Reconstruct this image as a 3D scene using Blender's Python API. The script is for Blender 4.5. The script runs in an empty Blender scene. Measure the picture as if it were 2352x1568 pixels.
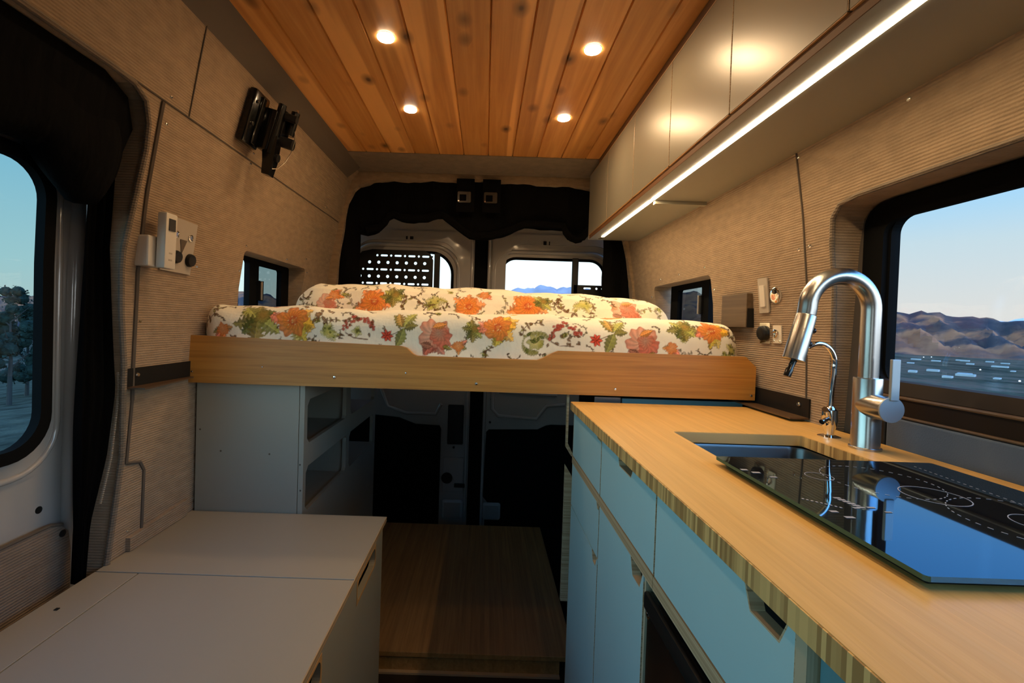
import bpy, bmesh, math, random
import numpy as np
from mathutils import Vector, Matrix, Euler
random.seed(7)
PI = math.pi
C = bpy.context.scene.collection
SC = bpy.context.scene

# ------------------------------------------------------------------ helpers
def lin(r, g, b):
    def f(c):
        c /= 255.0
        return c/12.92 if c <= .04045 else ((c+.055)/1.055)**2.4
    return (f(r), f(g), f(b), 1.0)

class NT:
    def __init__(s, name):
        s.m = bpy.data.materials.new(name); s.m.use_nodes = True
        s.t = s.m.node_tree; s.n = s.t.nodes; s.n.clear()
        s.out = s.n.new('ShaderNodeOutputMaterial')
    def add(s, typ, **kw):
        nd = s.n.new('ShaderNode'+typ)
        for k, v in kw.items():
            if k in nd.inputs.keys(): nd.inputs[k].default_value = v
            else: setattr(nd, k, v)
        return nd
    def ln(s, a, b): s.t.links.new(a, b)

def ramp(T, fac, stops):
    r = T.add('ValToRGB')
    e = r.color_ramp.elements
    while len(e) > 1: e.remove(e[-1])
    e[0].position = stops[0][0]; e[0].color = stops[0][1]
    for p, c in stops[1:]:
        k = e.new(p); k.color = c
    T.ln(fac, r.inputs[0])
    return r

def objcoord(T, scale=(1, 1, 1), rot=(0, 0, 0)):
    g = T.add('NewGeometry')
    mp = T.add('Mapping'); mp.inputs['Scale'].default_value = scale; mp.inputs['Rotation'].default_value = rot
    T.ln(g.outputs['Position'], mp.inputs[0])
    return mp.outputs[0]

def mat(name, col, rough=.5, metal=0, bump=None, noise=None, spec=None, coat=0, emit=None, estr=0, stint=None, ior=None):
    """bump=(scale xyz, detail, distance)  noise=(scale xyz, amount)"""
    T = NT(name); p = T.add('BsdfPrincipled')
    p.inputs['Base Color'].default_value = col; p.inputs['Roughness'].default_value = rough
    p.inputs['Metallic'].default_value = metal
    if spec is not None: p.inputs['Specular IOR Level'].default_value = spec
    if stint: p.inputs['Specular Tint'].default_value = stint
    if ior: p.inputs['IOR'].default_value = ior
    if coat: p.inputs['Coat Weight'].default_value = coat; p.inputs['Coat Roughness'].default_value = .05
    if emit: p.inputs['Emission Color'].default_value = emit; p.inputs['Emission Strength'].default_value = estr
    if noise:
        n = T.add('TexNoise'); n.inputs['Scale'].default_value = 1; n.inputs['Detail'].default_value = 5
        T.ln(objcoord(T, noise[0]), n.inputs['Vector'])
        a = noise[1]
        r = ramp(T, n.outputs[0], [(.3, tuple(c*(1-a) for c in col[:3])+(1,)), (.7, tuple(min(1, c*(1+a)) for c in col[:3])+(1,))])
        T.ln(r.outputs[0], p.inputs['Base Color'])
    if bump:
        n = T.add('TexNoise'); n.inputs['Scale'].default_value = 1; n.inputs['Detail'].default_value = bump[1]
        T.ln(objcoord(T, bump[0]), n.inputs['Vector'])
        b = T.add('Bump'); b.inputs['Distance'].default_value = bump[2]; b.inputs['Strength'].default_value = .8
        T.ln(n.outputs[0], b.inputs['Height']); T.ln(b.outputs[0], p.inputs['Normal'])
    T.ln(p.outputs[0], T.out.inputs[0])
    return T.m

def glassmat(name, tint, rough=0.0, ior=1.5):
    T = NT(name); tr = T.add('BsdfTransparent'); tr.inputs[0].default_value = tint
    gl = T.add('BsdfGlossy'); gl.inputs['Roughness'].default_value = rough
    lw = T.add('LayerWeight'); lw.inputs[0].default_value = .5
    pw = T.add('Math', operation='POWER'); T.ln(lw.outputs['Facing'], pw.inputs[0]); pw.inputs[1].default_value = 5
    fr = T.add('Math', operation='MULTIPLY_ADD'); T.ln(pw.outputs[0], fr.inputs[0]); fr.inputs[1].default_value = .96*.6; fr.inputs[2].default_value = .02
    mx = T.add('MixShader'); T.ln(fr.outputs[0], mx.inputs[0]); T.ln(tr.outputs[0], mx.inputs[1]); T.ln(gl.outputs[0], mx.inputs[2])
    T.ln(mx.outputs[0], T.out.inputs[0]); return T.m

def link(name, bm, m, parent=None, smooth=False, kind=None, label=None):
    bmesh.ops.recalc_face_normals(bm, faces=bm.faces)
    me = bpy.data.meshes.new(name); bm.to_mesh(me); bm.free()
    o = bpy.data.objects.new(name, me); C.objects.link(o)
    me.materials.append(m)
    if smooth:
        for p in me.polygons: p.use_smooth = True
        try: me.set_sharp_from_angle(angle=math.radians(40))
        except Exception: pass
    if parent is not None:
        o.parent = parent; o.matrix_parent_inverse = parent.matrix_basis.inverted()
    if kind: o['kind'] = kind
    if label: o['label'] = label
    return o

def tag(o, label, cat, group=None, kind=None):
    o['label'] = label; o['category'] = cat
    if group: o['group'] = group
    if kind: o['kind'] = kind
    return o

def thing(name, label, cat, loc=(0, 0, 0), group=None):
    o = bpy.data.objects.new(name, None); C.objects.link(o); o.location = loc
    o.empty_display_size = .05
    return tag(o, label, cat, group)

def struct(name, bm, m, smooth=False): return link(name, bm, m, None, smooth, 'structure')

def copy_tree(o, loc, label):
    c = o.copy(); C.objects.link(c); c.location = loc; c['label'] = label
    for ch in list(o.children):
        k = ch.copy(); C.objects.link(k); mi = ch.matrix_parent_inverse.copy(); k.parent = c; k.matrix_parent_inverse = mi
    return c

# ---- geometry
def box(x0, x1, y0, y1, z0, z1, bev=0.0, bm=None, seg=2):
    own = bm is None
    b = bmesh.new()
    r = bmesh.ops.create_cube(b, size=1)
    for v in b.verts:
        v.co = Vector((x0+(v.co.x+.5)*(x1-x0), y0+(v.co.y+.5)*(y1-y0), z0+(v.co.z+.5)*(z1-z0)))
    if bev: bmesh.ops.bevel(b, geom=b.edges[:], offset=bev, segments=seg, profile=.5, affect='EDGES')
    if own: return b
    merge(bm, b); return bm

def merge(dst, src, M=None):
    if M is not None: src.transform(M)
    me = bpy.data.meshes.new('tmp'); src.to_mesh(me); src.free(); dst.from_mesh(me); bpy.data.meshes.remove(me)
    return dst

def rr(u0, u1, v0, v1, r, n=6):
    if not isinstance(r, (list, tuple)): r = [r]*4   # corners: (u1,v1),(u0,v1),(u0,v0),(u1,v0)
    pts = []
    for k, (cx, cy, sx, sy) in enumerate([(u1, v1, -1, -1), (u0, v1, 1, -1), (u0, v0, 1, 1), (u1, v0, -1, 1)]):
        q = r[k]
        if q <= 0: pts.append((cx, cy)); continue
        for i in range(n+1):
            a = k*PI/2 + i/n*PI/2
            pts.append((cx+sx*q+q*math.cos(a), cy+sy*q+q*math.sin(a)))
    return pts

def circ(u, v, r, n=16, ry=None):
    return [(u+r*math.cos(2*PI*i/n), v+(ry or r)*math.sin(2*PI*i/n)) for i in range(n)]

def plate(outer, holes, t, fn, ucuts=(), vcuts=()):
    bm = bmesh.new()
    for lp in [outer]+list(holes):
        vs = [bm.verts.new((u, v, 0)) for u, v in lp]
        for i in range(len(vs)): bm.edges.new((vs[i], vs[(i+1) % len(vs)]))
    bmesh.ops.triangle_fill(bm, use_beauty=True, use_dissolve=False, edges=bm.edges[:])
    for c in ucuts: bmesh.ops.bisect_plane(bm, geom=bm.verts[:]+bm.edges[:]+bm.faces[:], plane_co=(c, 0, 0), plane_no=(1, 0, 0))
    for c in vcuts: bmesh.ops.bisect_plane(bm, geom=bm.verts[:]+bm.edges[:]+bm.faces[:], plane_co=(0, c, 0), plane_no=(0, 1, 0))
    bmesh.ops.recalc_face_normals(bm, faces=bm.faces)
    bedges = [e for e in bm.edges if len(e.link_faces) == 1]
    faces = bm.faces[:]; verts = bm.verts[:]
    mp = {}
    for v in verts: mp[v] = bm.verts.new((v.co.x, v.co.y, 1.0))
    for f in faces: bm.faces.new([mp[v] for v in reversed(f.verts)])
    for e in bedges: bm.faces.new([e.verts[0], e.verts[1], mp[e.verts[1]], mp[e.verts[0]]])
    for v in bm.verts: v.co = Vector(fn(v.co.x, v.co.y, t*v.co.z))
    return bm

XF = lambda x, s=1: (lambda u, v, w: (x+s*w, u, v))      # plate facing x, (u,v)=(y,z)
YF = lambda y, s=1: (lambda u, v, w: (u, y+s*w, v))      # (u,v)=(x,z)
ZF = lambda z, s=1: (lambda u, v, w: (u, v, z+s*w))      # (u,v)=(x,y)

def tube(pts, rad, n=12, bm=None, cap=True):
    own = bm is None
    if own: bm = bmesh.new()
    pts = [Vector(p) for p in pts]
    if not isinstance(rad, (list, tuple)): rad = [rad]*len(pts)
    up = None; rings = []
    for i, p in enumerate(pts):
        d = (pts[min(i+1, len(pts)-1)]-pts[max(i-1, 0)]).normalized()
        if up is None: up = Vector((0, 0, 1)) if abs(d.z) < .9 else Vector((0, 1, 0))
        s = d.cross(up).normalized(); up = s.cross(d).normalized()
        rings.append([bm.verts.new(p+(s*math.cos(2*PI*k/n)+up*math.sin(2*PI*k/n))*rad[i]) for k in range(n)])
    for a, b in zip(rings[:-1], rings[1:]):
        for k in range(n): bm.faces.new((a[k], a[(k+1) % n], b[(k+1) % n], b[k]))
    if cap: bm.faces.new(rings[0]); bm.faces.new(rings[-1])
    return bm

def cyl(p0, p1, r, n=20, bm=None): return tube([p0, p1], r, n, bm)

def lathe(p, axis, prof, n=24, bm=None):
    """prof = [(r, h)] from p along axis"""
    own = bm is None
    if own: bm = bmesh.new()
    a = Vector(axis).normalized(); s = a.orthogonal().normalized(); t = a.cross(s)
    rings = [[bm.verts.new(Vector(p)+a*h+(s*math.cos(2*PI*k/n)+t*math.sin(2*PI*k/n))*max(r, 1e-4)) for k in range(n)] for r, h in prof]
    for A, B in zip(rings[:-1], rings[1:]):
        for k in range(n): bm.faces.new((A[k], A[(k+1) % n], B[(k+1) % n], B[k]))
    bm.faces.new(rings[0]); bm.faces.new(rings[-1])
    return bm

def prism(poly, fn, t): return plate(poly, [], t, fn)

# ---- van wall profile
PROF = [(-.12, .885), (1.0, .885), (1.25, .872), (1.45, .845), (1.66, .805), (1.80, .768), (1.90, .74), (1.95, .70), (2.02, .66)]
ZS = [a for a, b in PROF]; XS = [b for a, b in PROF]
def wx(z): return float(np.interp(z, ZS, XS))
OFF = -.055
def LW(off=0): return lambda u, v, w: (-(wx(v)+w-off), u, v)
def RW(off=0): return lambda u, v, w: (wx(v)+OFF+w-off, u, v)
def lwn(z):   # inward normal of left wall
    s = (wx(z+.02)-wx(z-.02))/.04
    return Vector((1, 0, s)).normalized()
VC = ZS[1:-1]

# ------------------------------------------------------------------ materials
def wallfabric(name, col):
    T = NT(name); p = T.add('BsdfPrincipled'); p.inputs['Roughness'].default_value = .9
    p.inputs['Specular IOR Level'].default_value = .15; p.inputs['Sheen Weight'].default_value = .15
    g = T.add('NewGeometry'); sp = T.add('SeparateXYZ'); T.ln(g.outputs['Position'], sp.inputs[0])
    n = T.add('TexNoise'); n.inputs['Scale'].default_value = 1; n.inputs['Detail'].default_value = 3
    T.ln(objcoord(T, (6, 22, 60)), n.inputs['Vector'])
    m1 = T.add('Math', operation='MULTIPLY'); T.ln(sp.outputs[2], m1.inputs[0]); m1.inputs[1].default_value = 2*PI/.0062
    m2 = T.add('Math', operation='MULTIPLY_ADD'); T.ln(n.outputs[0], m2.inputs[0]); m2.inputs[1].default_value = 2.2; T.ln(m1.outputs[0], m2.inputs[2])
    s = T.add('Math', operation='SINE'); T.ln(m2.outputs[0], s.inputs[0])
    n2 = T.add('TexNoise'); n2.inputs['Scale'].default_value = 1; n2.inputs['Detail'].default_value = 2
    T.ln(objcoord(T, (160, 160, 420)), n2.inputs['Vector'])
    ad = T.add('Math', operation='MULTIPLY_ADD'); T.ln(n2.outputs[0], ad.inputs[0]); ad.inputs[1].default_value = 2.2; T.ln(s.outputs[0], ad.inputs[2])
    b = T.add('Bump'); b.inputs['Distance'].default_value = .0009; b.inputs['Strength'].default_value = .6
    T.ln(ad.outputs[0], b.inputs['Height']); T.ln(b.outputs[0], p.inputs['Normal'])
    n3 = T.add('TexNoise'); n3.inputs['Scale'].default_value = 1; n3.inputs['Detail'].default_value = 6
    T.ln(objcoord(T, (25, 25, 60)), n3.inputs['Vector'])
    r = ramp(T, n3.outputs[0], [(.3, tuple(c*.85 for c in col[:3])+(1,)), (.7, tuple(c*1.12 for c in col[:3])+(1,))])
    T.ln(r.outputs[0], p.inputs['Base Color']); T.ln(p.outputs[0], T.out.inputs[0])
    return T.m

def woodmat(name, base, dark, light, along, widths=None, knots=False, rough=.45, scale=1.0, coat=0, strip=None, perp='x', var=(.72, 1.22)):
    """grain runs along axis `along`; strip = lamella width across `perp`"""
    T = NT(name); p = T.add('BsdfPrincipled'); p.inputs['Roughness'].default_value = rough
    if coat: p.inputs['Coat Weight'].default_value = coat; p.inputs['Coat Roughness'].default_value = .2
    ax = {'x': 0, 'y': 1, 'z': 2}
    sc = [55*scale]*3; sc[ax[along]] = 2.2*scale
    vec = objcoord(T, tuple(sc))
    g = T.add('NewGeometry'); sp = T.add('SeparateXYZ'); T.ln(g.outputs['Position'], sp.inputs[0])
    off = None
    if strip:
        st, o0 = strip
        a = T.add('Math', operation='ADD'); T.ln(sp.outputs[ax[perp]], a.inputs[0]); a.inputs[1].default_value = -o0+100*st
        d = T.add('Math', operation='DIVIDE'); T.ln(a.outputs[0], d.inputs[0]); d.inputs[1].default_value = st
        f = T.add('Math', operation='FLOOR'); T.ln(d.outputs[0], f.inputs[0])
        wn = T.add('TexWhiteNoise'); wn.noise_dimensions = '1D'; T.ln(f.outputs[0], wn.inputs['W'])
        off = wn
        cm = T.add('VectorMath', operation='SCALE'); T.ln(wn.outputs['Color'], cm.inputs[0]); cm.inputs['Scale'].default_value = 40
        va = T.add('VectorMath', operation='ADD'); T.ln(vec, va.inputs[0]); T.ln(cm.outputs[0], va.inputs[1]); vec = va.outputs[0]
    n = T.add('TexNoise'); n.inputs['Scale'].default_value = 1; n.inputs['Detail'].default_value = 7; n.inputs['Roughness'].default_value = .6
    n.inputs['Distortion'].default_value = .4
    T.ln(vec, n.inputs['Vector'])
    r = ramp(T, n.outputs[0], [(.25, dark), (.5, base), (.78, light)])
    col = r.outputs[0]
    if off is not None:
        mr = T.add('MapRange'); T.ln(off.outputs['Value'], mr.inputs[0]); mr.inputs['To Min'].default_value = var[0]; mr.inputs['To Max'].default_value = var[1]
        mm = T.add('VectorMath', operation='SCALE'); T.ln(col, mm.inputs[0]); T.ln(mr.outputs[0], mm.inputs['Scale']); col = mm.outputs[0]
    if knots:
        # broad pale streaks that follow the plank
        s2 = [13, 13, 13]; s2[ax[along]] = .5
        vb = objcoord(T, tuple(s2)); nb = T.add('TexNoise'); nb.inputs['Scale'].default_value = 1; nb.inputs['Detail'].default_value = 2
        va2 = T.add('VectorMath', operation='ADD'); T.ln(vb, va2.inputs[0]); T.ln(cm.outputs[0], va2.inputs[1]); T.ln(va2.outputs[0], nb.inputs['Vector'])
        rb = ramp(T, nb.outputs[0], [(.56, (0, 0, 0, 1)), (.63, (1, 1, 1, 1))])
        mb = T.add('Mix', data_type='RGBA'); T.ln(rb.outputs[0], mb.inputs[0]); T.ln(col, mb.inputs[6]); mb.inputs[7].default_value = tuple(min(1, c*1.25) for c in light[:3])+(1,)
        mf = T.add('Math', operation='MULTIPLY'); T.ln(rb.outputs[0], mf.inputs[0]); mf.inputs[1].default_value = .75; T.ln(mf.outputs[0], mb.inputs[0])
        col = mb.outputs[2]
        vs = [13, 13, 13]; vs[ax[along]] = 8
        vo = T.add('TexVoronoi'); vo.inputs['Scale'].default_value = 1; vo.inputs['Randomness'].default_value = 1
        T.ln(objcoord(T, tuple(vs)), vo.inputs['Vector'])
        # keep only part of the cells as knots
        sk = T.add('SeparateColor'); T.ln(vo.outputs['Color'], sk.inputs[0])
        gt = T.add('Math', operation='GREATER_THAN'); T.ln(sk.outputs[0], gt.inputs[0]); gt.inputs[1].default_value = .60
        rk = ramp(T, vo.outputs['Distance'], [(.07, (1, 1, 1, 1)), (.12, (.7, .7, .7, 1)), (.34, (0, 0, 0, 1))])
        mk = T.add('Math', operation='MULTIPLY'); T.ln(gt.outputs[0], mk.inputs[0]); T.ln(rk.outputs[0], mk.inputs[1])
        mx = T.add('Mix', data_type='RGBA'); T.ln(mk.outputs[0], mx.inputs[0]); T.ln(col, mx.inputs[6]); mx.inputs[7].default_value = tuple(c*.22 for c in dark[:3])+(1,)
        col = mx.outputs[2]
    T.ln(col, p.inputs['Base Color'])
    b = T.add('Bump'); b.inputs['Distance'].default_value = .0006; b.inputs['Strength'].default_value = .3
    T.ln(n.outputs[0], b.inputs['Height']); T.ln(b.outputs[0], p.inputs['Normal'])
    T.ln(p.outputs[0], T.out.inputs[0]); return T.m

def plymat(name, a, b_, perp='z', w=.0025, along_noise=True):
    T = NT(name); p = T.add('BsdfPrincipled'); p.inputs['Roughness'].default_value = .6
    ax = {'x': 0, 'y': 1, 'z': 2}
    g = T.add('NewGeometry'); sp = T.add('SeparateXYZ'); T.ln(g.outputs['Position'], sp.inputs[0])
    d = T.add('Math', operation='MULTIPLY'); T.ln(sp.outputs[ax[perp]], d.inputs[0]); d.inputs[1].default_value = 1/w
    f = T.add('Math', operation='FLOOR'); T.ln(d.outputs[0], f.inputs[0])
    wn = T.add('TexWhiteNoise'); wn.noise_dimensions = '1D'; T.ln(f.outputs[0], wn.inputs['W'])
    r = ramp(T, wn.outputs['Value'], [(.1, b_), (.8, a)])
    T.ln(r.outputs[0], p.inputs['Base Color']); T.ln(p.outputs[0], T.out.inputs[0]); return T.m

M = {}
M['fabric'] = wallfabric('wall_fabric', (.31, .215, .135, 1))
M['fabric_dark'] = wallfabric('headliner_fabric', (.18, .135, .095, 1))
M['card_fabric'] = wallfabric('door_card_fabric', (.20, .145, .105, 1))
M['fabric_edge'] = mat('fabric_edge', (.10, .075, .055, 1), .95)
M['cove'] = mat('cove_vinyl', (.12, .092, .07, 1), .8, bump=((300, 300, 300), 2, .0004))
M['cedar'] = woodmat('cedar_planks', (.56, .245, .062, 1), (.43, .165, .036, 1), (.68, .34, .11, 1), 'y', knots=True, rough=.42, scale=.8, strip=(.1155, -.0105), coat=.1, var=(.86, 1.12))
M['bamboo_top'] = woodmat('bamboo_worktop', (.66, .385, .115, 1), (.60, .335, .095, 1), (.71, .43, .145, 1), 'y', rough=.36, scale=2.6, strip=(.0065, 0), perp='x', var=(.95, 1.05))
M['bamboo_edge'] = plymat('bamboo_edge_blocks', (.72, .44, .16, 1), (.36, .19, .06, 1), 'y', .0048)
M['bamboo_rail'] = woodmat('bamboo_bed_rail', (.47, .195, .032, 1), (.34, .13, .02, 1), (.54, .25, .05, 1), 'x', rough=.42, scale=1.6, strip=(.011, 0), perp='z', var=(.92, 1.07))
M['bamboo_floor'] = woodmat('bamboo_floor', (.42, .22, .07, 1), (.30, .145, .042, 1), (.52, .29, .10, 1), 'y', rough=.5, scale=1.3, strip=(.018, 0), perp='x', var=(.88, 1.1))
M['ply'] = plymat('plywood_edge', (.56, .40, .24, 1), (.36, .22, .11, 1), 'z', .0016)
M['ply_x'] = plymat('plywood_edge_upright', (.50, .40, .27, 1), (.32, .23, .13, 1), 'x', .0016)
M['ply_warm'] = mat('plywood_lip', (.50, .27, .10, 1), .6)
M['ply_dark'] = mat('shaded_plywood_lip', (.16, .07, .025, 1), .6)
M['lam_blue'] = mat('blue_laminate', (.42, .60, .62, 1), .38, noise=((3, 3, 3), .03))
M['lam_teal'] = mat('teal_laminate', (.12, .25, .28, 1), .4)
M['lam_grey'] = mat('grey_laminate', (.31, .275, .215, 1), .42, noise=((3, 3, 3), .03))
M['lam_over'] = mat('overhead_laminate', (.27, .25, .195, 1), .34, spec=.75, noise=((2, 2, 2), .02))
M['white_paint'] = mat('white_van_paint', (.36, .34, .32, 1), .16, coat=.5, bump=((9, 9, 9), 2, .0015))
M['black_glass'] = mat('black_glass', (.006, .006, .007, 1), .03, spec=.5, ior=3.1, stint=(.20, .62, 1, 1))
M['print'] = mat('white_print', (.28, .28, .28, 1), .5)
M['steel'] = mat('brushed_steel', (.26, .26, .265, 1), .30, 1, bump=((400, 20, 400), 2, .0001))
M['nickel'] = mat('brushed_nickel', (.46, .45, .44, 1), .27, 1, bump=((500, 500, 20), 2, .00008))
M['nickel_flat'] = mat('handle_nickel', (.36, .40, .42, 1), .5, .8)
M['chrome'] = mat('chrome', (.80, .80, .80, 1), .06, 1)
M['screw'] = mat('screw_steel', (.75, .72, .66, 1), .18, 1)
M['black'] = mat('black_plastic', (.009, .009, .009, 1), .4, spec=.3)
M['black_gloss'] = mat('black_gloss_metal', (.005, .005, .005, 1), .2, coat=.25, spec=.35)
M['rubber'] = mat('black_rubber', (.005, .005, .005, 1), .85, spec=.06)
M['curtain'] = mat('black_curtain_cloth', (.004, .0038, .004, 1), .95, spec=.06, bump=((30, 30, 8), 3, .01))
M['black_panel'] = mat('black_door_card', (.005, .005, .005, 1), .8, spec=.1)
M['white_plastic'] = mat('white_plastic', (.62, .56, .47, 1), .4)
M['grey_plastic'] = mat('beige_plate', (.40, .34, .27, 1), .45)
M['lcd'] = mat('dark_display', (.05, .045, .04, 1), .3)
M['walnut'] = woodmat('dark_oiled_wood', (.11, .068, .035, 1), (.07, .04, .02, 1), (.17, .10, .05, 1), 'y', rough=.5)
M['sill'] = mat('brown_sill', (.014, .008, .005, 1), .6, spec=.15)
M['sill_edge'] = mat('brown_sill_edge', (.09, .05, .025, 1), .4)
M['slate_fabric'] = mat('slate_panel_fabric', (.07, .095, .14, 1), .9, bump=((400, 400, 400), 2, .0006))
M['shade_wood'] = mat('ceiling_shade_tone', (.12, .055, .02, 1), .5)  # dark brown holds the shade along the ceiling edge
M['floor'] = mat('dark_vinyl_floor', (.03, .02, .015, 1), .5)
M['led'] = mat('led_diffuser', (1, 1, 1, 1), .5, emit=(1, .80, .52, 1), estr=26)
M['lamp'] = mat('lamp_lens', (1, 1, 1, 1), .5, emit=(1, .84, .60, 1), estr=30)
M['bezel'] = mat('lamp_bezel', (.75, .68, .55, 1), .3, .2)
M['glass'] = glassmat('clear_glass', (.96, .97, .97, 1), 0, 1.45)
M['glass_tint'] = glassmat('tinted_glass', (.46, .50, .50, 1), 0, 1.45)
M['glass_blue'] = glassmat('slider_glass', (.80, .88, .90, 1), 0, 1.45)
M['clear_plastic'] = mat('clear_buckle', (.035, .03, .025, 1), .25, coat=.2)
M['rock'] = None

# ------------------------------------------------------------------ world
W = bpy.data.worlds.new('dusk_sky'); SC.world = W; W.use_nodes = True
wt = W.node_tree; wt.nodes.clear()
wo = wt.nodes.new('ShaderNodeOutputWorld'); bg = wt.nodes.new('ShaderNodeBackground')
tc = wt.nodes.new('ShaderNodeTexCoord'); sx = wt.nodes.new('ShaderNodeSeparateXYZ')
wt.links.new(tc.outputs['Generated'], sx.inputs[0])
def wramp(stops):
    r = wt.nodes.new('ShaderNodeValToRGB'); e = r.color_ramp.elements
    while len(e) > 1: e.remove(e[-1])
    e[0].position, e[0].color = stops[0]
    for p, c in stops[1:]:
        k = e.new(p); k.color = c
    wt.links.new(sx.outputs[2], r.inputs[0]); return r
# sky towards the glow (rear / right) and away from it (left)
rA = wramp([(0.0, (.80, .76, .74, 1)), (.04, (.82, .82, .80, 1)), (.15, (.64, .81, .90, 1)), (.20, (.48, .78, 1.02, 1)), (.29, (.30, .74, 1.35, 1)), (.5, (.18, .50, 1.1, 1)), (1.0, (.08, .20, .50, 1))])
rB = wramp([(0.0, (.62, .74, .70, 1)), (.08, (.50, .76, .78, 1)), (.22, (.33, .66, .80, 1)), (.38, (.20, .54, .76, 1)), (.6, (.10, .30, .6, 1)), (1.0, (.06, .17, .42, 1))])
mx = wt.nodes.new('ShaderNodeMix'); mx.data_type = 'RGBA'
mr = wt.nodes.new('ShaderNodeMapRange'); mr.inputs['From Min'].default_value = -.75; mr.inputs['From Max'].default_value = .1
wt.links.new(sx.outputs[0], mr.inputs[0]); wt.links.new(mr.outputs[0], mx.inputs[0])
wt.links.new(rB.outputs[0], mx.inputs[6]); wt.links.new(rA.outputs[0], mx.inputs[7])
# afterglow straight behind the rear doors is brightest in view
m3 = wt.nodes.new('ShaderNodeMapRange'); m3.inputs['From Min'].default_value = .80; m3.inputs['From Max'].default_value = .99
m3.inputs['To Min'].default_value = 1.0; m3.inputs['To Max'].default_value = 1.9
wt.links.new(sx.outputs[1], m3.inputs[0])
m4 = wt.nodes.new('ShaderNodeMapRange'); m4.inputs['From Min'].default_value = .45; m4.inputs['From Max'].default_value = -.15  # unseen front sky boosted to add daylight on the cabinet fronts
m4.inputs['To Min'].default_value = 0; m4.inputs['To Max'].default_value = 4.0
wt.links.new(sx.outputs[1], m4.inputs[0])
m5 = wt.nodes.new('ShaderNodeMath'); m5.operation = 'ADD'; wt.links.new(m3.outputs[0], m5.inputs[0]); wt.links.new(m4.outputs[0], m5.inputs[1])
wt.links.new(mx.outputs[2], bg.inputs[0]); wt.links.new(m5.outputs[0], bg.inputs[1])
wt.links.new(bg.outputs[0], wo.inputs[0])

# ------------------------------------------------------------------ shell
# left wall: one fabric skin with the sliding-door opening and the small window opening
DO = [(-1.5, -.12), (1.045, -.12), (1.07, .50), (1.118, .80), (1.118, 1.02), (1.098, 1.15), (1.085, 1.30), (1.098, 1.44), (1.100, 1.54),
      (1.092, 1.60), (1.070, 1.645), (1.03, 1.664), (.97, 1.668), (-1.5, 1.668)]
outerL = [(1.045, -.12), (2.47, -.12), (2.47, 2.02), (-1.5, 2.02), (-1.5, 1.668), (.97, 1.668), (1.03, 1.664), (1.070, 1.645), (1.092, 1.60),
          (1.100, 1.54), (1.098, 1.44), (1.085, 1.30), (1.098, 1.15), (1.118, 1.02), (1.118, .80), (1.07, .50)]
winL = rr(1.615, 2.16, 1.12, 1.385, .02)
wl = struct('wall_left', plate(outerL, [winL], .085, LW(), vcuts=VC), M['fabric'])
winR = rr(1.645, 2.19, 1.12, 1.355, .02)
bigR = [(-1.3, .88), (1.09, .88), (1.085, .95), (1.075, 1.15), (1.065, 1.36), (1.055, 1.42), (1.03, 1.445), (.98, 1.452), (-1.3, 1.452)]
wr_ = struct('wall_right', plate([(-1.5, -.12), (2.47, -.12), (2.47, 2.02), (-1.5, 2.02)], [winR, bigR], .085, RW(), vcuts=VC), M['fabric'])
# seams: thin dark welts where the panels meet
def seam(parent, side, pts, w=.0035, name='panel_seam'):
    F = LW if side == 'l' else RW
    fn = F(.0012)
    bm = tube([fn(u, v, 0) for u, v in pts], w, 6)
    link(name, bm, M['fabric_edge'], parent)
def dense(pts, n=10):
    out = []
    for a, b in zip(pts[:-1], pts[1:]):
        for i in range(n): out.append((a[0]+(b[0]-a[0])*i/n, a[1]+(b[1]-a[1])*i/n))
    return out+[pts[-1]]
seam(wl, 'l', dense([(-.2, 1.672), (1.12, 1.672), (2.45, 1.672)], 4), .0022)
seam(wl, 'l', dense([(1.125, 1.668), (1.135, 1.4), (1.145, 1.2), (1.150, 1.0), (1.150, .93)], 8), .0055)
seam(wl, 'l', dense([(1.150, .93), (1.135, .775), (1.18, .765), (1.195, .74), (1.19, .588)], 8), .0045)
seam(wl, 'l', [(1.22, 1.67), (1.19, 1.90)], .0018)
seam(wr_, 'r', dense([(1.145, 1.60), (1.155, 1.40), (1.165, 1.20), (1.17, .95)], 6), .0024)
# edge binding round the sliding-door opening and the right window opening
link('opening_binding', tube([LW(.004)(u, v, 0) for u, v in dense(outerL[4:], 3)+[outerL[0]]], .007, 8), M['fabric_dark'], wl, True)
link('opening_binding', tube([RW(.003)(u, v, 0) for u, v in dense(bigR[1:], 4)], .0055, 8), M['fabric_dark'], wr_, True)
link('baseboard_strip', plate([(1.139, .552), (1.36, .552), (1.36, .60), (1.139, .585)], [], .012, LW(.012)), M['fabric'], wl)

def wscrew(parent, side, y, z, r=.0045):
    fn = (LW if side == 'l' else RW)()
    x, yy, zz = fn(y, z, 0); s = 1 if side == 'l' else -1
    link('screw', lathe((x-s*.001, yy, zz), (s, 0, -.15), [(r, 0), (r, .001), (r*.8, .0028), (r*.3, .0036)], 10), M['screw'], parent, True)
for y, z in [(1.145, 1.69), (1.15, 1.625), (1.165, 1.13), (1.545, 1.70), (1.545, 1.665), (2.25, 1.70), (1.62, 1.40), (1.95, 1.40), (1.60, 1.31), (2.15, 1.43), (2.18, 1.37), (1.20, .60), (1.145, .60)]:
    wscrew(wl, 'l', y, z)
for y, z in [(1.178, 1.368), (1.138, 1.370), (1.195, 1.102), (1.168, 1.102), (.845, 1.588), (1.14, 1.588), (1.68, 1.385), (2.10, 1.382), (1.90, 1.383), (2.23, 1.31), (1.625, 1.30)]:
    wscrew(wr_, 'r', y, z, .005)

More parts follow.
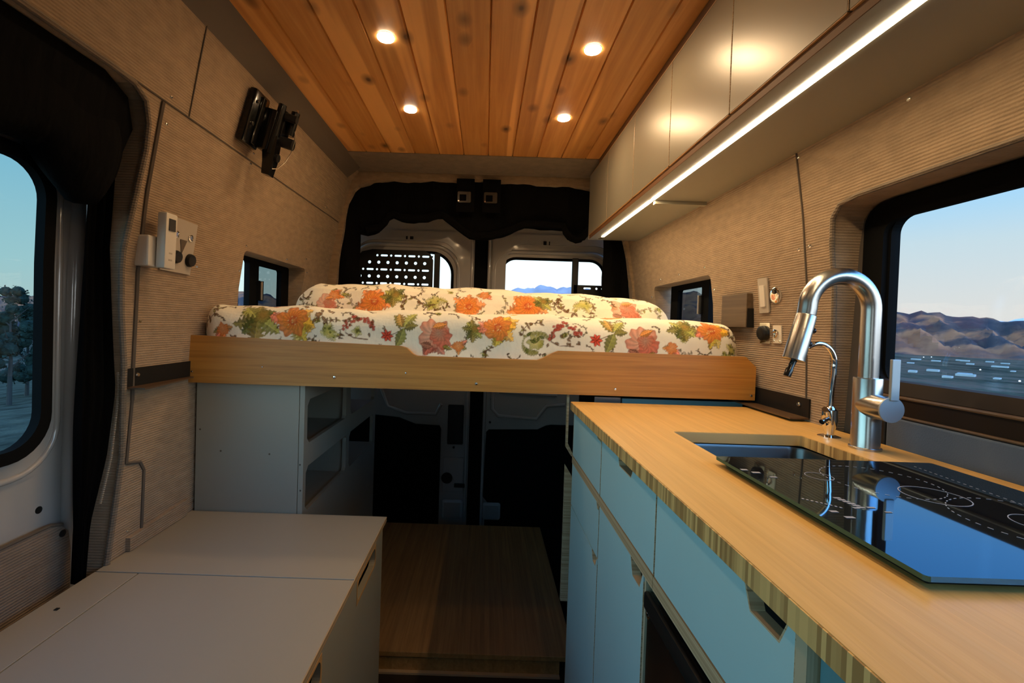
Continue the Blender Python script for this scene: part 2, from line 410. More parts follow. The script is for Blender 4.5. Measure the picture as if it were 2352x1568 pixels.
# ceiling of tongue and groove boards (one skin with V grooves)
bm = bmesh.new()
x0 = -.695; seams = [-.010+.1155*k for k in range(-6, 7)]
xs = [-.695]+[s for s in seams if -.69 < s < .66]+[.665]
prev = None
for a, b in zip(xs[:-1], xs[1:]):
    row = [(a, 1.957), (a+.003, 1.950), (b-.003, 1.950), (b, 1.957)]
    vs = [(bm.verts.new((x, -1.5, z)), bm.verts.new((x, 2.18, z))) for x, z in row]
    for (p, q), (r_, s_) in zip(vs[:-1], vs[1:]): bm.faces.new((p, q, s_, r_))
bmesh.ops.remove_doubles(bm, verts=bm.verts, dist=1e-5)
box(-.70, .67, -1.5, 2.18, 1.962, 1.985, bm=bm)
struct('ceiling', bm, M['cedar'])
struct('trim_1', plate([(-.672, 1.952), (-.70, 1.925), (-.748, 1.888), (-.79, 1.93), (-.72, 2.0)], [], 3.9, lambda u, v, w: (u, -1.5+w, v)), M['cove'])
struct('shade_trim', box(.515, .66, -1.5, 2.18, 1.924, 1.9495, .002), M['shade_wood'])  # dark board standing in for the shaded ceiling above the cabinets
struct('trim_2', box(-.75, .72, 2.18, 2.46, 1.947, 1.99, .004), M['fabric_dark'])
struct('roof', box(-1.0, .95, -1.6, 2.9, 2.02, 2.06), M['black_panel'])
# rear header with the door opening
op = [(-.835, -.12), (-.815, 1.30), (-.790, 1.56), (-.757, 1.78), (-.735, 1.84), (-.70, 1.88), (-.64, 1.902), (-.50, 1.910), (.0, 1.918), (.45, 1.905),
      (.62, 1.885), (.68, 1.84), (.70, 1.78), (.742, 1.60), (.79, 1.37), (.80, -.12)]
prof_l = [(-wx(z)-.04, z) for z in ZS]; prof_r = [(wx(z)+OFF+.04, z) for z in reversed(ZS)]
outer = [(-.835, -.12)]+[(-wx(-.12)-.04, -.12)]+prof_l[1:]+prof_r+[(.80, -.12)]
bmw = plate([(-.835, -.12)]+prof_l+prof_r+[(.80, -.12)]+list(reversed(op[1:-1])), [], .25, YF(2.47))
struct('wall_back', bmw, M['fabric'])
# closing wall behind the photographer with the cab windscreen opening, narrowed to cut daylight
struct('wall_front', plate([(-.97, -.12), (.92, -.12), (.92, 2.02), (-.97, 2.02)], [rr(-.50, .05, 1.10, 1.42, .08)], .05, YF(-1.55)), M['black_panel'])
wsc = struct('window_5', plate(rr(-.66, .62, .91, 1.54, .08), [rr(-.60, .56, .97, 1.48, .08)], .02, YF(-1.59)), M['rubber'])
link('pane', box(-.60, .56, -1.585, -1.58, .97, 1.48), M['glass'], wsc)
# floors
struct('floor', box(-.97, .92, -1.55, 2.75, -.14, -.075), M['floor'])
p = thing('floor_platform', 'brown bamboo step platform on the aisle floor leading to the rear doors', 'platform', (-.09, 1.59, -.075))
link('top_board', box(-.545, .353, 1.575, 2.60, -.018, 0, .002), M['bamboo_floor'], p)
link('step_riser', box(-.545, .300, 1.582, 1.60, -.068, -.018), M['bamboo_floor'], p)
link('step_nosing', box(-.545, .300, 1.568, 1.60, -.075, -.068), M['ply'], p)
struct('trim_3', box(.36, .50, 1.42, 2.70, -.075, -.05), M['black_panel'])

# ------------------------------------------------------------------ sliding door (left)
SD = M['white_paint']
dwin = rr(-.92, 1.040, .815, 1.505, .10, 8)
def sdfn(u, v, w):  # door skin curves outwards a little towards its rear edge
    return (-.965-.0*u-w-.03*max(0, (v-1.25))*-1, u, v)
d3 = struct('door_3', plate([(-1.5, -.12), (1.11, -.12), (1.11, 1.72), (-1.5, 1.72)], [dwin], .03, sdfn, vcuts=[.3, .6, .9, 1.25, 1.4, 1.5, 1.6]), SD, True)
# raised inner frame bead and rear flange give the pressed-metal look
link('frame_bead', tube([(-.962, u, v) for u, v in rr(-.95, 1.03, .800, 1.505, .10, 8)+[rr(-.95, 1.03, .800, 1.505, .10, 8)[0]]], .007, 10), SD, d3, True)
link('rear_flange', tube([(-.958, 1.075-.012*math.sin(z*2), z) for z in np.linspace(-.1, 1.6, 14)], .018, 10), SD, d3, True)
sk1 = lambda u, v, w: (-.9615-w+.03*max(0, v-1.25), u, v)
link('inner_skin', plate(rr(-1.0, 1.062, .79, 1.53, .11, 8), [rr(-.9, .986, .855, 1.463, .075, 8)], .003, sk1, vcuts=[1.25, 1.4]), SD, d3, True)
gsk = plate(rr(-.95, 1.000, .838, 1.480, .09, 8), [rr(-.9, .975, .864, 1.453, .07, 8)], .020, lambda u, v, w: (-.9435-w+.03*max(0, v-1.25), u, v), vcuts=[1.25, 1.4])
link('window_seal', gsk, M['rubber'], d3, True)
link('pane', plate([(-.9, .85), (.990, .85), (.990, 1.47), (-.9, 1.47)], [], .002, lambda u, v, w: (-.9665-w+.03*max(0, v-1.25), u, v), vcuts=[1.25]), M['glass_blue'], d3)
card = plate([(-1.4, -.05), (1.045, -.05), (1.052, .60), (1.045, .645), (1.02, .672), (-1.4, .672)], [], .018, XF(-.962))
link('lower_card', card, M['card_fabric'], d3)
link('card_welt', tube([(-.945, y, .675) for y in np.linspace(-1.4, 1.0, 6)]+[(-.945, 1.03, .665)], .004, 8), M['fabric_edge'], d3)
for y, z, r in [(.995, .712, .008), (1.03, .645, .008), (1.045, 1.28, .004), (1.045, .98, .005), (1.035, .90, .006)]:
    link('trim_hole', lathe((-.9655 if z > .7 else -.944, y, z), (1, 0, 0), [(r, 0), (r, .0015), (r*.6, .0016)], 14), M['black'], d3)
for y, z in [(1.0, 1.13), (.985, .93), (.98, .91)]:
    link('screw', lathe((-.965, y, z), (1, 0, 0), [(.006, 0), (.005, .003), (.002, .004)], 10), M['screw'], d3, True)

# rolled black blind along the top of the sliding door and the gathered side curtain
bl = thing('rolled_blind', 'rolled black blind along the top of the sliding door opening', 'blind', (-.90, 1.0, 1.40))
bm = bmesh.new()
ys = np.linspace(-.6, 1.075, 40); n = 20; rings = []
for y in ys:
    sag = .012*math.sin(y*9)+.008*math.sin(y*23); end = max(0, (y-.90)/.16)
    end = min(1, end); end = math.sin(end*PI)**2 if y < .99 else max(0, math.sin(min(1, (1.09-y)/.10)*PI/2))
    zc = 1.555-.030*end+sag; rx = .058+.004*math.sin(y*31); rz = .10+.045*end
    if y > 1.06: rx *= .6; rz *= .85
    rings.append([bm.verts.new((-.895+rx*math.cos(2*PI*k/n)*(1+.05*math.sin(5*k+y*20)), y, zc+rz*math.sin(2*PI*k/n))) for k in range(n)])
for a, b in zip(rings[:-1], rings[1:]):
    for k in range(n): bm.faces.new((a[k], a[(k+1) % n], b[(k+1) % n], b[k]))
bm.faces.new(rings[0]); bm.faces.new(rings[-1])
link('blind_roll', bm, M['curtain'], bl, True)
link('header_flap', plate([(-1.4, 1.50), (1.06, 1.50), (1.08, 1.58), (1.05, 1.64), (.98, 1.665), (-1.4, 1.665)], [], .006, LW(-.02)), M['curtain'], bl)

def cloth_strip(y0, y1, z0, z1, xc, amp, folds, edge=None, nz=40, ny=48, t=.004):
    bm = bmesh.new(); g = []
    for j in range(nz+1):
        z = z0+(z1-z0)*j/nz; a, b = (y0(z), y1(z)); row = []
        for i in range(ny+1):
            s = i/ny; y = a+(b-a)*s
            x = xc(z)+amp*math.sin(s*folds*2*PI+.6*math.sin(z*5))*(.6+.4*math.sin(z*3+s*4))
            row.append(bm.verts.new((x, y, z)))
        g.append(row)
    for j in range(nz):
        for i in range(ny): bm.faces.new((g[j][i], g[j][i+1], g[j+1][i+1], g[j+1][i]))
    f = bm.faces[:]
    bmesh.ops.solidify(bm, geom=f, thickness=t)
    return bm
cu = thing('side_curtain', 'narrow black zip-edged curtain gathered at the rear edge of the sliding door', 'curtain', (-.90, 1.06, .53))
ya = lambda z: float(np.interp(z, [.5, .9, 1.3, 1.62], [1.015, 1.015, 1.030, 1.03]))
yb = lambda z: float(np.interp(z, [.5, .66, .8, .96, 1.1, 1.3, 1.5, 1.62], [1.045, 1.055, 1.095, 1.115, 1.102, 1.088, 1.094, 1.085]))
link('curtain_cloth', cloth_strip(ya, yb, .535, 1.63, lambda z: -.905+.02*(z > 1.3)*(z-1.3)*2, .013, 3.5), M['curtain'], cu, True)
zb = bmesh.new()
for i in range(74):
    z = .70+i*.0036*1.15
    box(-.893, -.889, yb(z)+.000, yb(z)+.0042, z, z+.0018, bm=zb)
link('zipper_teeth', zb, M['grey_plastic'], cu)

# ------------------------------------------------------------------ small side windows
def small_window(nm, xs, side, y0, y1, z0, z1, bar, latch_y, tint_first):
    s = -1 if side == 'l' else 1
    fr = plate(rr(y0-.05, y1+.03, z0-.05, z1+.05, .03), [rr(bar[1], y1-.045, z0, z1-.012, .012), rr(y0, bar[0], z0, z1-.004, .012)], .022, XF(xs, s))
    w = struct(nm, fr, M['rubber'])
    link('pane', box(xs+s*.010, xs+s*.013, bar[1]-.01, y1-.03, z0-.01, z1+.01), M['glass_tint'], w)
    link('pane', box(xs+s*.014, xs+s*.017, y0-.01, bar[0]+.01, z0-.01, z1+.01), M['glass'], w)
    link('latch', box(xs-s*.012, xs, bar[1]-.016, bar[1]+.012, z0+.06, z0+.135, .003), M['black'], w)
    link('latch_pull', box(xs-s*.016, xs-s*.011, bar[1]-.004, bar[1]+.001, z0+.06, z0+.135), M['grey_plastic'], w)
    return w
small_window('window_1', -.93, 'l', 1.72, 2.125, 1.16, 1.375, (1.80, 1.872), 1.87, True)
small_window('window_2', .872, 'r', 1.66, 2.125, 1.16, 1.345, (1.79, 1.85), 1.85, True)

# ------------------------------------------------------------------ big right window
g = plate(rr(-1.25, 1.085, .90, 1.465, .03), [rr(-1.1, .992, 1.052, 1.408, .035, 8)], .02, XF(.872, 1))
w3 = struct('window_3', g, M['rubber'])
link('pane', box(.880, .883, -1.1, 1.0, 1.03, 1.42), M['glass'], w3)
link('outer_frame', plate(rr(-1.2, 1.05, 1.02, 1.445, .05, 8), [rr(-1.1, .998, 1.056, 1.402, .032, 8)], .012, XF(.860, 1)), M['rubber'], w3)
# sill boards below the glass
sl = struct('trim_4', plate([(.855, .985), (.868, .985), (.868, 1.062), (.850, 1.060), (.838, 1.035), (.838, .99)], [], 2.2, lambda u, v, w: (u, -1.2+w, v)), M['sill'])
link('sill_edge', tube([(.838, -1.2, 1.030), (.838, .96, 1.030)], .0035, 8), M['sill_edge'], sl)
link('sill_edge', tube([(.836, -1.2, .992), (.836, .96, .992)], .0030, 8), M['sill_edge'], sl)
struct('trim_5', box(.8295, .862, -1.2, .935, .88, .988, .003), M['slate_fabric'])
struct('trim_6', box(.8295, .862, .937, .990, .88, .99, .003), M['black'])
struct('trim_7', plate([(.99, .88), (1.10, .88), (1.10, 1.47), (1.04, 1.47), (1.04, 1.44), (.99, 1.0)], [], .006, XF(.864, 1)), M['fabric_edge'])

# ------------------------------------------------------------------ rear doors
w1 = rr(-.765, -.205, 1.06, 1.572, [.13, .10, .08, .08], 8)
w2 = rr(.090, .708, 1.06, 1.553, [.09, .085, .08, .08], 8)
rd1 = struct('door_1', plate([(-.93, -.10), (-.075, -.10), (-.075, 1.95), (-.93, 1.95)], [w1], .03, YF(2.765)), M['white_paint'])
rd2 = struct('door_2', plate([(.005, -.10), (.88, -.10), (.88, 1.95), (.005, 1.95)], [w2], .03, YF(2.765)), M['white_paint'])
struct('trim_8', box(-.080, .012, 2.775, 2.81, -.10, 1.95), M['rubber'])
def bead(loop, y, r, m, parent, name, smooth=True):
    link(name, tube([(u, y, v) for u, v in loop]+[(loop[0][0], y, loop[0][1])], r, 10), m, parent, smooth)
for door, lo, ex, x0, x1 in ((rd1, w1, rr(-.80, -.165, 1.02, 1.612, [.16, .12, .1, .1], 8), -.90, -.085), (rd2, w2, rr(.050, .75, 1.02, 1.592, [.12, .11, .1, .1], 8), .015, .86)):
    bead(ex, 2.765, .013, M['white_paint'], door, 'frame_bead')
    link('pressed_rib', plate(rr(x0+.02, x1-.012, 1.0, 1.70, .06, 6), [rr(x0+.10, x1-.09, 1.0+.0, 1.64, .12, 6)], .012, YF(2.753)), M['white_paint'], door)
    bead(lo, 2.762, .0085, M['rubber'], door, 'window_seal')
    link('edge_flange', tube([(x1-.004 if door is rd1 else x0, 2.758, z) for z in np.linspace(-.08, 1.7, 8)], .009, 8), M['white_paint'], door, True)
    us = [a for a, b in lo]; vs = [b for a, b in lo]
    link('pane', box(min(us), max(us), 2.782, 2.785, min(vs), max(vs)), M['glass'], door)
for door, pts in ((rd1, [(-.484, 1.655, .010, .018), (-.455, 1.655, .020, .018), (-.115, 1.33, .006, .03)]), (rd2, [(.345, 1.648, .018, .022), (.372, 1.648, .006, .022), (.055, 1.33, .006, .03)])):
    for x, z, w, h in pts:
        link('slot', box(x-w/2, x+w/2, 2.749, 2.7535, z-h/2, z+h/2), M['black'], door)
# lower halves: pressed metal, black cards, latch, buffers
link('door_card', plate([(-.90, -.08), (-.245, -.08), (-.245, .51), (-.255, .53), (-.40, .535), (-.47, .56), (-.50, .572), (-.66, .585), (-.90, .585)], [], .016, YF(2.749)), M['black_panel'], rd1)
link('door_card', plate([(.035, .06), (.05, .075), (.02, .11), (.03, .50), (.045, .515), (.34, .525), (.39, .55), (.42, .556), (.86, .556), (.86, -.08), (.035, -.08)], [], .016, YF(2.749)), M['black_panel'], rd2)
link('latch_cover', box(-.205, -.110, 2.745, 2.765, .42, .66, .006), M['black'], rd1)
link('upper_pressing', tube([(-.62, 2.76, .79), (-.30, 2.76, .785)], .010, 8), M['white_paint'], rd1, True)
link('upper_pressing', tube([(-.62, 2.76, .76), (-.57, 2.76, .64), (-.46, 2.76, .60), (-.28, 2.76, .60), (-.25, 2.76, .66)], .011, 10), M['white_paint'], rd1, True)
link('upper_pressing', tube([(.10, 2.76, .745), (.45, 2.76, .735)], .010, 8), M['white_paint'], rd2, True)
link('upper_pressing', tube([(.06, 2.76, .76), (.06, 2.76, .64), (.10, 2.76, .60), (.33, 2.76, .59), (.39, 2.76, .67), (.50, 2.76, .68)], .011, 10), M['white_paint'], rd2, True)
link('grab_recess', lathe((-.200, 2.748, .215), (0, 1, 0), [(.034, 0), (.030, .017)], 20), M['black'], rd1, True)
link('latch_plate', box(-.225, -.10, 2.752, 2.765, .13, .34, .004), M['white_paint'], rd1)
link('striker', box(-.155, -.09, 2.742, 2.765, .16, .185, .004), M['black'], rd1)
link('buffer', box(-.225, -.10, 2.735, 2.765, -.03, .085, .014), M['white_paint'], rd1)
link('buffer', box(.02, .13, 2.735, 2.765, -.03, .075, .014), M['white_paint'], rd2)
for x, z in [(.035, .70), (.03, .56), (.035, .50)]: link('bolt', lathe((x+.02, 2.755, z), (0, 1, 0), [(.007, 0), (.007, .01)], 10), M['black'], rd2)
for x, z in [(-.165, .40), (-.165, .33)]: link('bolt', lathe((x, 2.755, z), (0, 1, 0), [(.007, 0), (.007, .01)], 10), M['black'], rd1)

# slotted black storage panels in front of the rear glass
def slot(u, v, w, h, n=6): return rr(u-w/2, u+w/2, v-h/2, v+h/2, h/2*.98, n)
holes = []
X0, X1 = -.80, -.318
for r_, z in enumerate([1.540, 1.457, 1.375, 1.293, 1.211]):
    k = 0; x = X1-.045 - (0 if r_ else .0)
    while x > X0+.03:
        if z > 1.50 and x < -.66: break
        holes.append(slot(x, z, .042, .0115)); x -= .041
        if x > X0+.02 and not (z > 1.50 and x < -.66): holes.append(circ(x, z, .0068, 10))
        x -= .041
for z in [1.499, 1.416, 1.334, 1.252]:
    x = X1-.050
    while x > X0+.015:
        if not (z > 1.47 and x < -.745): holes.append(circ(x, z, .0095, 12))
        x -= .0545
mp = thing('molle_panel', 'black slotted storage panel covering the left rear door window', 'panel', (-.55, 2.72, 1.10))
out = [(X0, 1.10), (X1, 1.10), (X1, 1.52), (-.335, 1.556), (-.37, 1.575), (-.68, 1.575), (-.74, 1.56), (-.78, 1.52), (X0, 1.46)]
link('slotted_plate', plate(out, holes, .004, YF(2.716)), M['black'], mp)
link('edge_bar', box(-.312, -.278, 2.716, 2.736, 1.10, 1.565, .004), M['black'], mp)
for x, z in [(-.325, 1.54), (-.325, 1.15), (-.70, 1.12)]: link('screw', lathe((x, 2.716, z), (0, -1, 0), [(.006, 0), (.004, .003)], 10), M['black'], mp)
holes = [slot(x, 1.383, .044, .0115) for x in (.600, .705)]+[circ(.655, 1.383, .0068, 10), circ(.745, 1.383, .007, 10)]
holes += [circ(x, 1.33, .0095, 12) for x in (.58, .635, .69, .745)]+[slot(x, 1.28, .044, .0115) for x in (.600, .705)]
mq = thing('molle_panel', 'small black slotted panel low in the corner of the right rear door window', 'panel', (.65, 2.72, 1.10))
link('slotted_plate', plate([(.52, 1.10), (.78, 1.10), (.78, 1.402), (.52, 1.402)], holes, .004, YF(2.716)), M['black'], mq)
link('edge_bar', box(.508, .545, 2.716, 2.736, 1.10, 1.56, .004), M['black'], mq)

# ------------------------------------------------------------------ rear blackout curtain, rolled up
low = [(-.696, 1.30), (-.699, 1.622), (-.66, 1.615), (-.591, 1.633), (-.565, 1.66), (-.547, 1.69), (-.512, 1.708), (-.47, 1.692), (-.40, 1.688), (-.323, 1.694), (-.285, 1.708), (-.249, 1.716),
       (-.213, 1.691), (-.165, 1.655), (-.137, 1.636), (-.10, 1.612), (-.071, 1.605), (.017, 1.612), (.07, 1.625), (.126, 1.644), (.165, 1.665), (.199, 1.680), (.285, 1.678), (.35, 1.676), (.41, 1.673), (.425, 1.64), (.445, 1.615),
       (.479, 1.606), (.515, 1.618), (.54, 1.65), (.58, 1.66), (.632, 1.655), (.634, 1.30)]
rc = thing('rear_curtain', 'black blackout curtain rolled up above the rear doors with hanging sides', 'curtain', (-.03, 2.5, 1.3))
outer = low+[(.79, 1.30), (.775, 1.50), (.74, 1.75), (.70, 1.86), (.62, 1.90), (0, 1.922), (-.60, 1.915), (-.72, 1.87), (-.79, 1.70), (-.84, 1.40), (-.845, 1.30)]
def ccf(u, v, w):
    f = .012*math.sin(u*26)+.008*math.sin(u*61+v*9)+.012*math.sin(v*22+u*3)
    return (u, 2.505+f+w, v)
link('curtain_cloth', plate(outer, [], .006, ccf, ucuts=[-.83+.035*i for i in range(46)], vcuts=[1.35+.04*i for i in range(14)]), M['curtain'], rc, True)
link('rolled_hem', tube([(u, 2.49+.006*math.sin(u*40), v+.025) for u, v in low[2:-2]], .022, 8), M['curtain'], rc, True)
def strap(x, label):
    t = thing('curtain_strap', label, 'strap', (x, 2.455, 1.79), 'buckled straps holding up the rear curtain')
    link('webbing', box(x-.048, x+.048, 2.444, 2.449, 1.745, 1.922, .002), M['curtain'], t)
    link('buckle', plate(rr(x-.040, x+.030, 1.793, 1.850, .006), [rr(x-.030, x+.006, 1.801, 1.835, .004)], .010, YF(2.434)), M['clear_plastic'], t)
    link('buckle_tongue', box(x+.012, x+.018, 2.430, 2.440, 1.795, 1.848, .001), M['clear_plastic'], t)
    link('snap', lathe((x-.034, 2.434, 1.80), (0, -1, 0), [(.005, 0), (.004, .003)], 10), M['screw'], t, True)
    return t
s1 = strap(-.126, 'left of the two black buckled straps over the rear curtain')
s2 = copy_tree(s1, (.014, 2.455, 1.79), 'right of the two black buckled straps over the rear curtain')

# ------------------------------------------------------------------ floral bedding
rs = np.random.RandomState(3)
class Canvas:
    def __init__(s, u0, u1, v0, v1, px=.002):
        s.u0, s.v0, s.px = u0, v0, px
        s.W = int((u1-u0)/px)+2; s.H = int((v1-v0)/px)+2
        s.a = np.empty((s.H, s.W, 3)); s.a[:] = (.84, .78, .62)
        yy, xx = np.mgrid[0:s.H, 0:s.W]
        s.a *= (1+.03*np.sin(xx*.11+yy*.05)*np.sin(yy*.13))[..., None]
    def win(s, u, v, r):
        i0 = max(0, int((u-r-s.u0)/s.px)); i1 = min(s.W, int((u+r-s.u0)/s.px)+2)
        j0 = max(0, int((v-r-s.v0)/s.px)); j1 = min(s.H, int((v+r-s.v0)/s.px)+2)
        if i1 <= i0 or j1 <= j0: return None
        jj, ii = np.mgrid[j0:j1, i0:i1]
        return (slice(j0, j1), slice(i0, i1)), ii*s.px+s.u0-u, jj*s.px+s.v0-v
    def put(s, w, m, col, al=1.0):
        m = (np.clip(m, 0, 1)*al)[..., None]
        s.a[w] = s.a[w]*(1-m)+np.asarray(col)*m if np.ndim(col) == 1 else s.a[w]*(1-m)+col*m
    def blob(s, u, v, r, n, c0, c1, rot=0, jag=.25, al=.95, sx=1, sy=1):
        q = s.win(u, v, r*1.4)
        if q is None: return
        w, X, Y = q; X = X/sx; Y = Y/sy
        R = np.hypot(X, Y); T = np.arctan2(Y, X)+rot
        ph = rs.rand()*6
        edge = r*((1-jag)+jag*np.abs(np.cos(n*T/2))**.6)*(1+.07*np.sin(7*T+ph)+.05*np.sin(13*T+ph*2))
        m = np.clip((edge-R)/.0022+.5, 0, 1)
        f = np.clip(R/np.maximum(edge, 1e-6), 0, 1)[..., None]
        col = np.asarray(c0)*(1-f)+np.asarray(c1)*f
        lines = .86+.14*np.sin(n*3*T+8*R/r)[..., None]
        col = col*lines
        col = np.where(f > .92, col*.80, col)
        s.put(w, m, col, al)
    def leaf(s, u, v, L, wd, ang, c, ser=.15, al=.95):
        cu_, cv_ = u+math.cos(ang)*L/2, v+math.sin(ang)*L/2
        q = s.win(cu_, cv_, L*.75)
        if q is None: return
        w, X, Y = q
        a = X*math.cos(ang)+Y*math.sin(ang); b = -X*math.sin(ang)+Y*math.cos(ang)
        t = np.clip(a/L+.5, 0, 1)
        hw = wd*np.sin(PI*t**.8)*(1+ser*np.sin(t*38))
        m = np.clip((hw-np.abs(b))/.0018+.5, 0, 1)*(np.abs(a) < L/2)
        sh = (.72+.5*(b > 0)+.15*np.sin(t*38+np.abs(b)/wd*4))[..., None]
        col = np.asarray(c)*sh
        col = np.where((np.abs(b) < .0011)[..., None], np.asarray(c)*1.6, col)
        col = np.where(((hw-np.abs(b)) < .0016)[..., None], np.asarray(c)*.45, col)
        s.put(w, m, col, al)
    def stem(s, pts, c, wd=.0016):
        for (a, b), (a2, b2) in zip(pts[:-1], pts[1:]):
            n = int(max(2, math.hypot(a2-a, b2-b)/.0015))
            for i in range(n):
                q = s.win(a+(a2-a)*i/n, b+(b2-b)*i/n, wd*2)
                if q is None: continue
                w, X, Y = q; s.put(w, np.clip((wd-np.hypot(X, Y))/.0015+.5, 0, 1), c, .8)
GR = (.10, .12, .02); OL = (.20, .17, .03); YG = (.38, .36, .08); OR = (.74, .23, .045); RD = (.55, .05, .02); PK = (.72, .22, .13); YE = (.78, .42, .04)
BR = (.13, .06, .02); GY = (.32, .27, .19); PO = (.80, .38, .15)
def motif(c, k, u, v, r):
    R = lambda a, b: a+(b-a)*rs.rand()
    if k in ('bigor', 'bigo2'):
        if k == 'bigor':
            for i in range(6): c.leaf(u+r*.1, v, r*R(.9, 1.15), r*.3, R(-.9, .9), YE, .25, .85)
            for i in range(3): c.leaf(u+r*.2, v-r*.2, r*.9, r*.25, R(-2.1, -.9), (.55, .42, .06), .3, .8)
            for i in range(3): c.leaf(u-r*.3, v, r*.75, r*.24, PI+R(-.6, .6), PK, .3, .75)
        for i in range(5 if k == 'bigo2' else 0): c.leaf(u, v, r*R(.9, 1.25), r*.36, i*1.25+R(-.3, .3), OR, .35, .85)
        c.blob(u, v, r*.72, 5, (.85, .34, .06), (.80, .24, .05), R(0, 3), .3)
        c.blob(u+r*.04, v+r*.03, r*.48, 6, (.66, .10, .02), (.84, .30, .05), R(0, 3), .2)
        c.blob(u+r*.05, v, r*.2, 5, (.80, .32, .08), (.55, .07, .02), R(0, 3), .3)
        for i in range(7): c.blob(u+R(-.25, .25)*r, v+R(-.2, .2)*r, .0022, 3, (.9, .7, .3), (.85, .5, .2))
    elif k in ('rose', 'rosep'):
        al = .95 if k == 'rose' else .75
        for i in range(5): c.leaf(u+R(-.3, .3)*r, v-r*.25, r*R(.7, 1), r*.28, R(-2.9, -.2), (.45, .13, .08), .2, al*.9)
        c.blob(u-r*.1, v+r*.1, r*.82, 4, (.80, .50, .34), (.74, .28, .17), R(0, 3), .3, al)
        c.blob(u+r*.25, v-r*.1, r*.55, 3, PK, (.66, .16, .09), R(0, 3), .3, al)
        c.blob(u+r*.1, v+r*.15, r*.42, 4, (.50, .30, .20), (.66, .20, .11), R(0, 3), .3, al)
        c.leaf(u-r*.2, v+r*.45, r*.75, r*.18, .3, (.62, .25, .06), .1, al)
        c.leaf(u-r*.2, v-r*.55, r*.6, r*.16, PI-.3, (.30, .12, .07), .1, al); c.leaf(u+r*.3, v-r*.5, r*.5, r*.13, -.2, OL, .3, al)
    elif k == 'mleaf':
        for i in range(8): c.leaf(u, v, r*R(.8, 1.15), r*.30, i*.8+R(-.25, .25), [OL, GR, (.26, .20, .04), YG][i % 4], .35, .93)
        c.blob(u+r*.15, v+r*.15, r*.35, 5, (.45, .25, .05), OL, R(0, 3), .3, .8)
    elif k == 'yleaf':
        for i in range(6): c.leaf(u, v, r*R(.6, 1.0), r*.26, R(0, 6.28), YG, .3, .65)
        c.blob(u, v, r*.35, 5, (.70, .60, .15), (.5, .48, .12), R(0, 3), .3, .8)
        for i in range(5): c.blob(u+R(-.4, .4)*r, v+R(-.4, .4)*r, .0035, 4, OL, GR)
    elif k == 'dleaf':
        for i in range(5): c.leaf(u+R(-.4, .4)*r, v+R(-.4, .4)*r, r*R(.5, .9), r*.16, R(0, 6.28), BR, .2, .9)
        c.blob(u, v, r*.3, 5, (.5, .3, .15), BR, 0, .3)
    elif k in ('spray', 'sprayg'):
        col = BR if k == 'spray' else GY
        a = R(0, 6.28); pts = [(u+math.cos(a+.5*t)*r*t, v+math.sin(a+.5*t)*r*t) for t in (-1, -.5, 0, .5, 1)]
        c.stem(pts, col, .0013)
        for p in pts:
            for q in range(3): c.leaf(p[0], p[1], r*R(.3, .5), r*.095, R(0, 6.28), col if q else OL, .1, .9)
    elif k == 'berry':
        for i in range(34):
            t = R(-.2, 3.4); rr_ = r*R(.55, .95)
            c.blob(u+math.cos(t)*rr_*.95, v+math.sin(t)*rr_*.75-r*.2, r*R(.07, .12), 4, (.62, .14, .08), (.36, .04, .03), R(0, 3), .2)
        for i in range(12): c.leaf(u+R(-1, 1)*r*.9, v+R(-.9, .5)*r*.8, r*.28, r*.07, R(0, 6.28), BR, .1, .9)
        c.stem([(u-r*.7, v), (u-r*.75, v-r*.5), (u-r*.3, v-r*.75), (u+r*.5, v-r*.85)], BR)
    elif k == 'redfl':
        c.stem([(u, v), (u+r*1.4, v+r*.5), (u+r*2.6, v+r*.9)], BR, .0012)
        for i in range(7): c.leaf(u, v, r*1.1, r*.3, i*.9, RD, 0, .95)
    elif k == 'twigleaf':
        c.leaf(u, v+r*.05, r*.95, r*.2, PI*.72, OL, .2); c.leaf(u, v, r*1.0, r*.27, -PI*.62, (.24, .24, .05), .15)
        c.leaf(u, v+r*.1, r*.9, r*.26, .9, YG, .35); c.leaf(u-r*.1, v+r*.1, r*.8, r*.2, 1.9, (.50, .30, .08), .35); c.leaf(u, v, r*.7, r*.18, .15, OL, .2)
    elif k == 'paisley':
        for i in range(20):
            t = i/19; a = .6+t*4.2
            c.blob(u+math.cos(a)*r*.75*(1-.3*t), v+math.sin(a)*r*.6*(1-.3*t), r*(.10+.05*math.sin(t*9)), 4, YG, (.22, .22, .06), 0, .2, .8)
        c.blob(u, v+r*.1, r*.42, 6, (.72, .62, .16), YG, 0, .35, .85)
        for i in range(8): c.leaf(u+R(-.5, .5)*r, v+R(-.5, .5)*r, r*.3, r*.07, R(0, 6), GR, .1)
    else:   # small orange
        for i in range(4): c.leaf(u, v, r*R(.9, 1.3), r*.3, R(0, 6.28), [OR, (.45, .2, .04), OL, PK][i], .3, .9)
        c.blob(u, v, r*.6, 5, PO, OR, R(0, 3), .3)
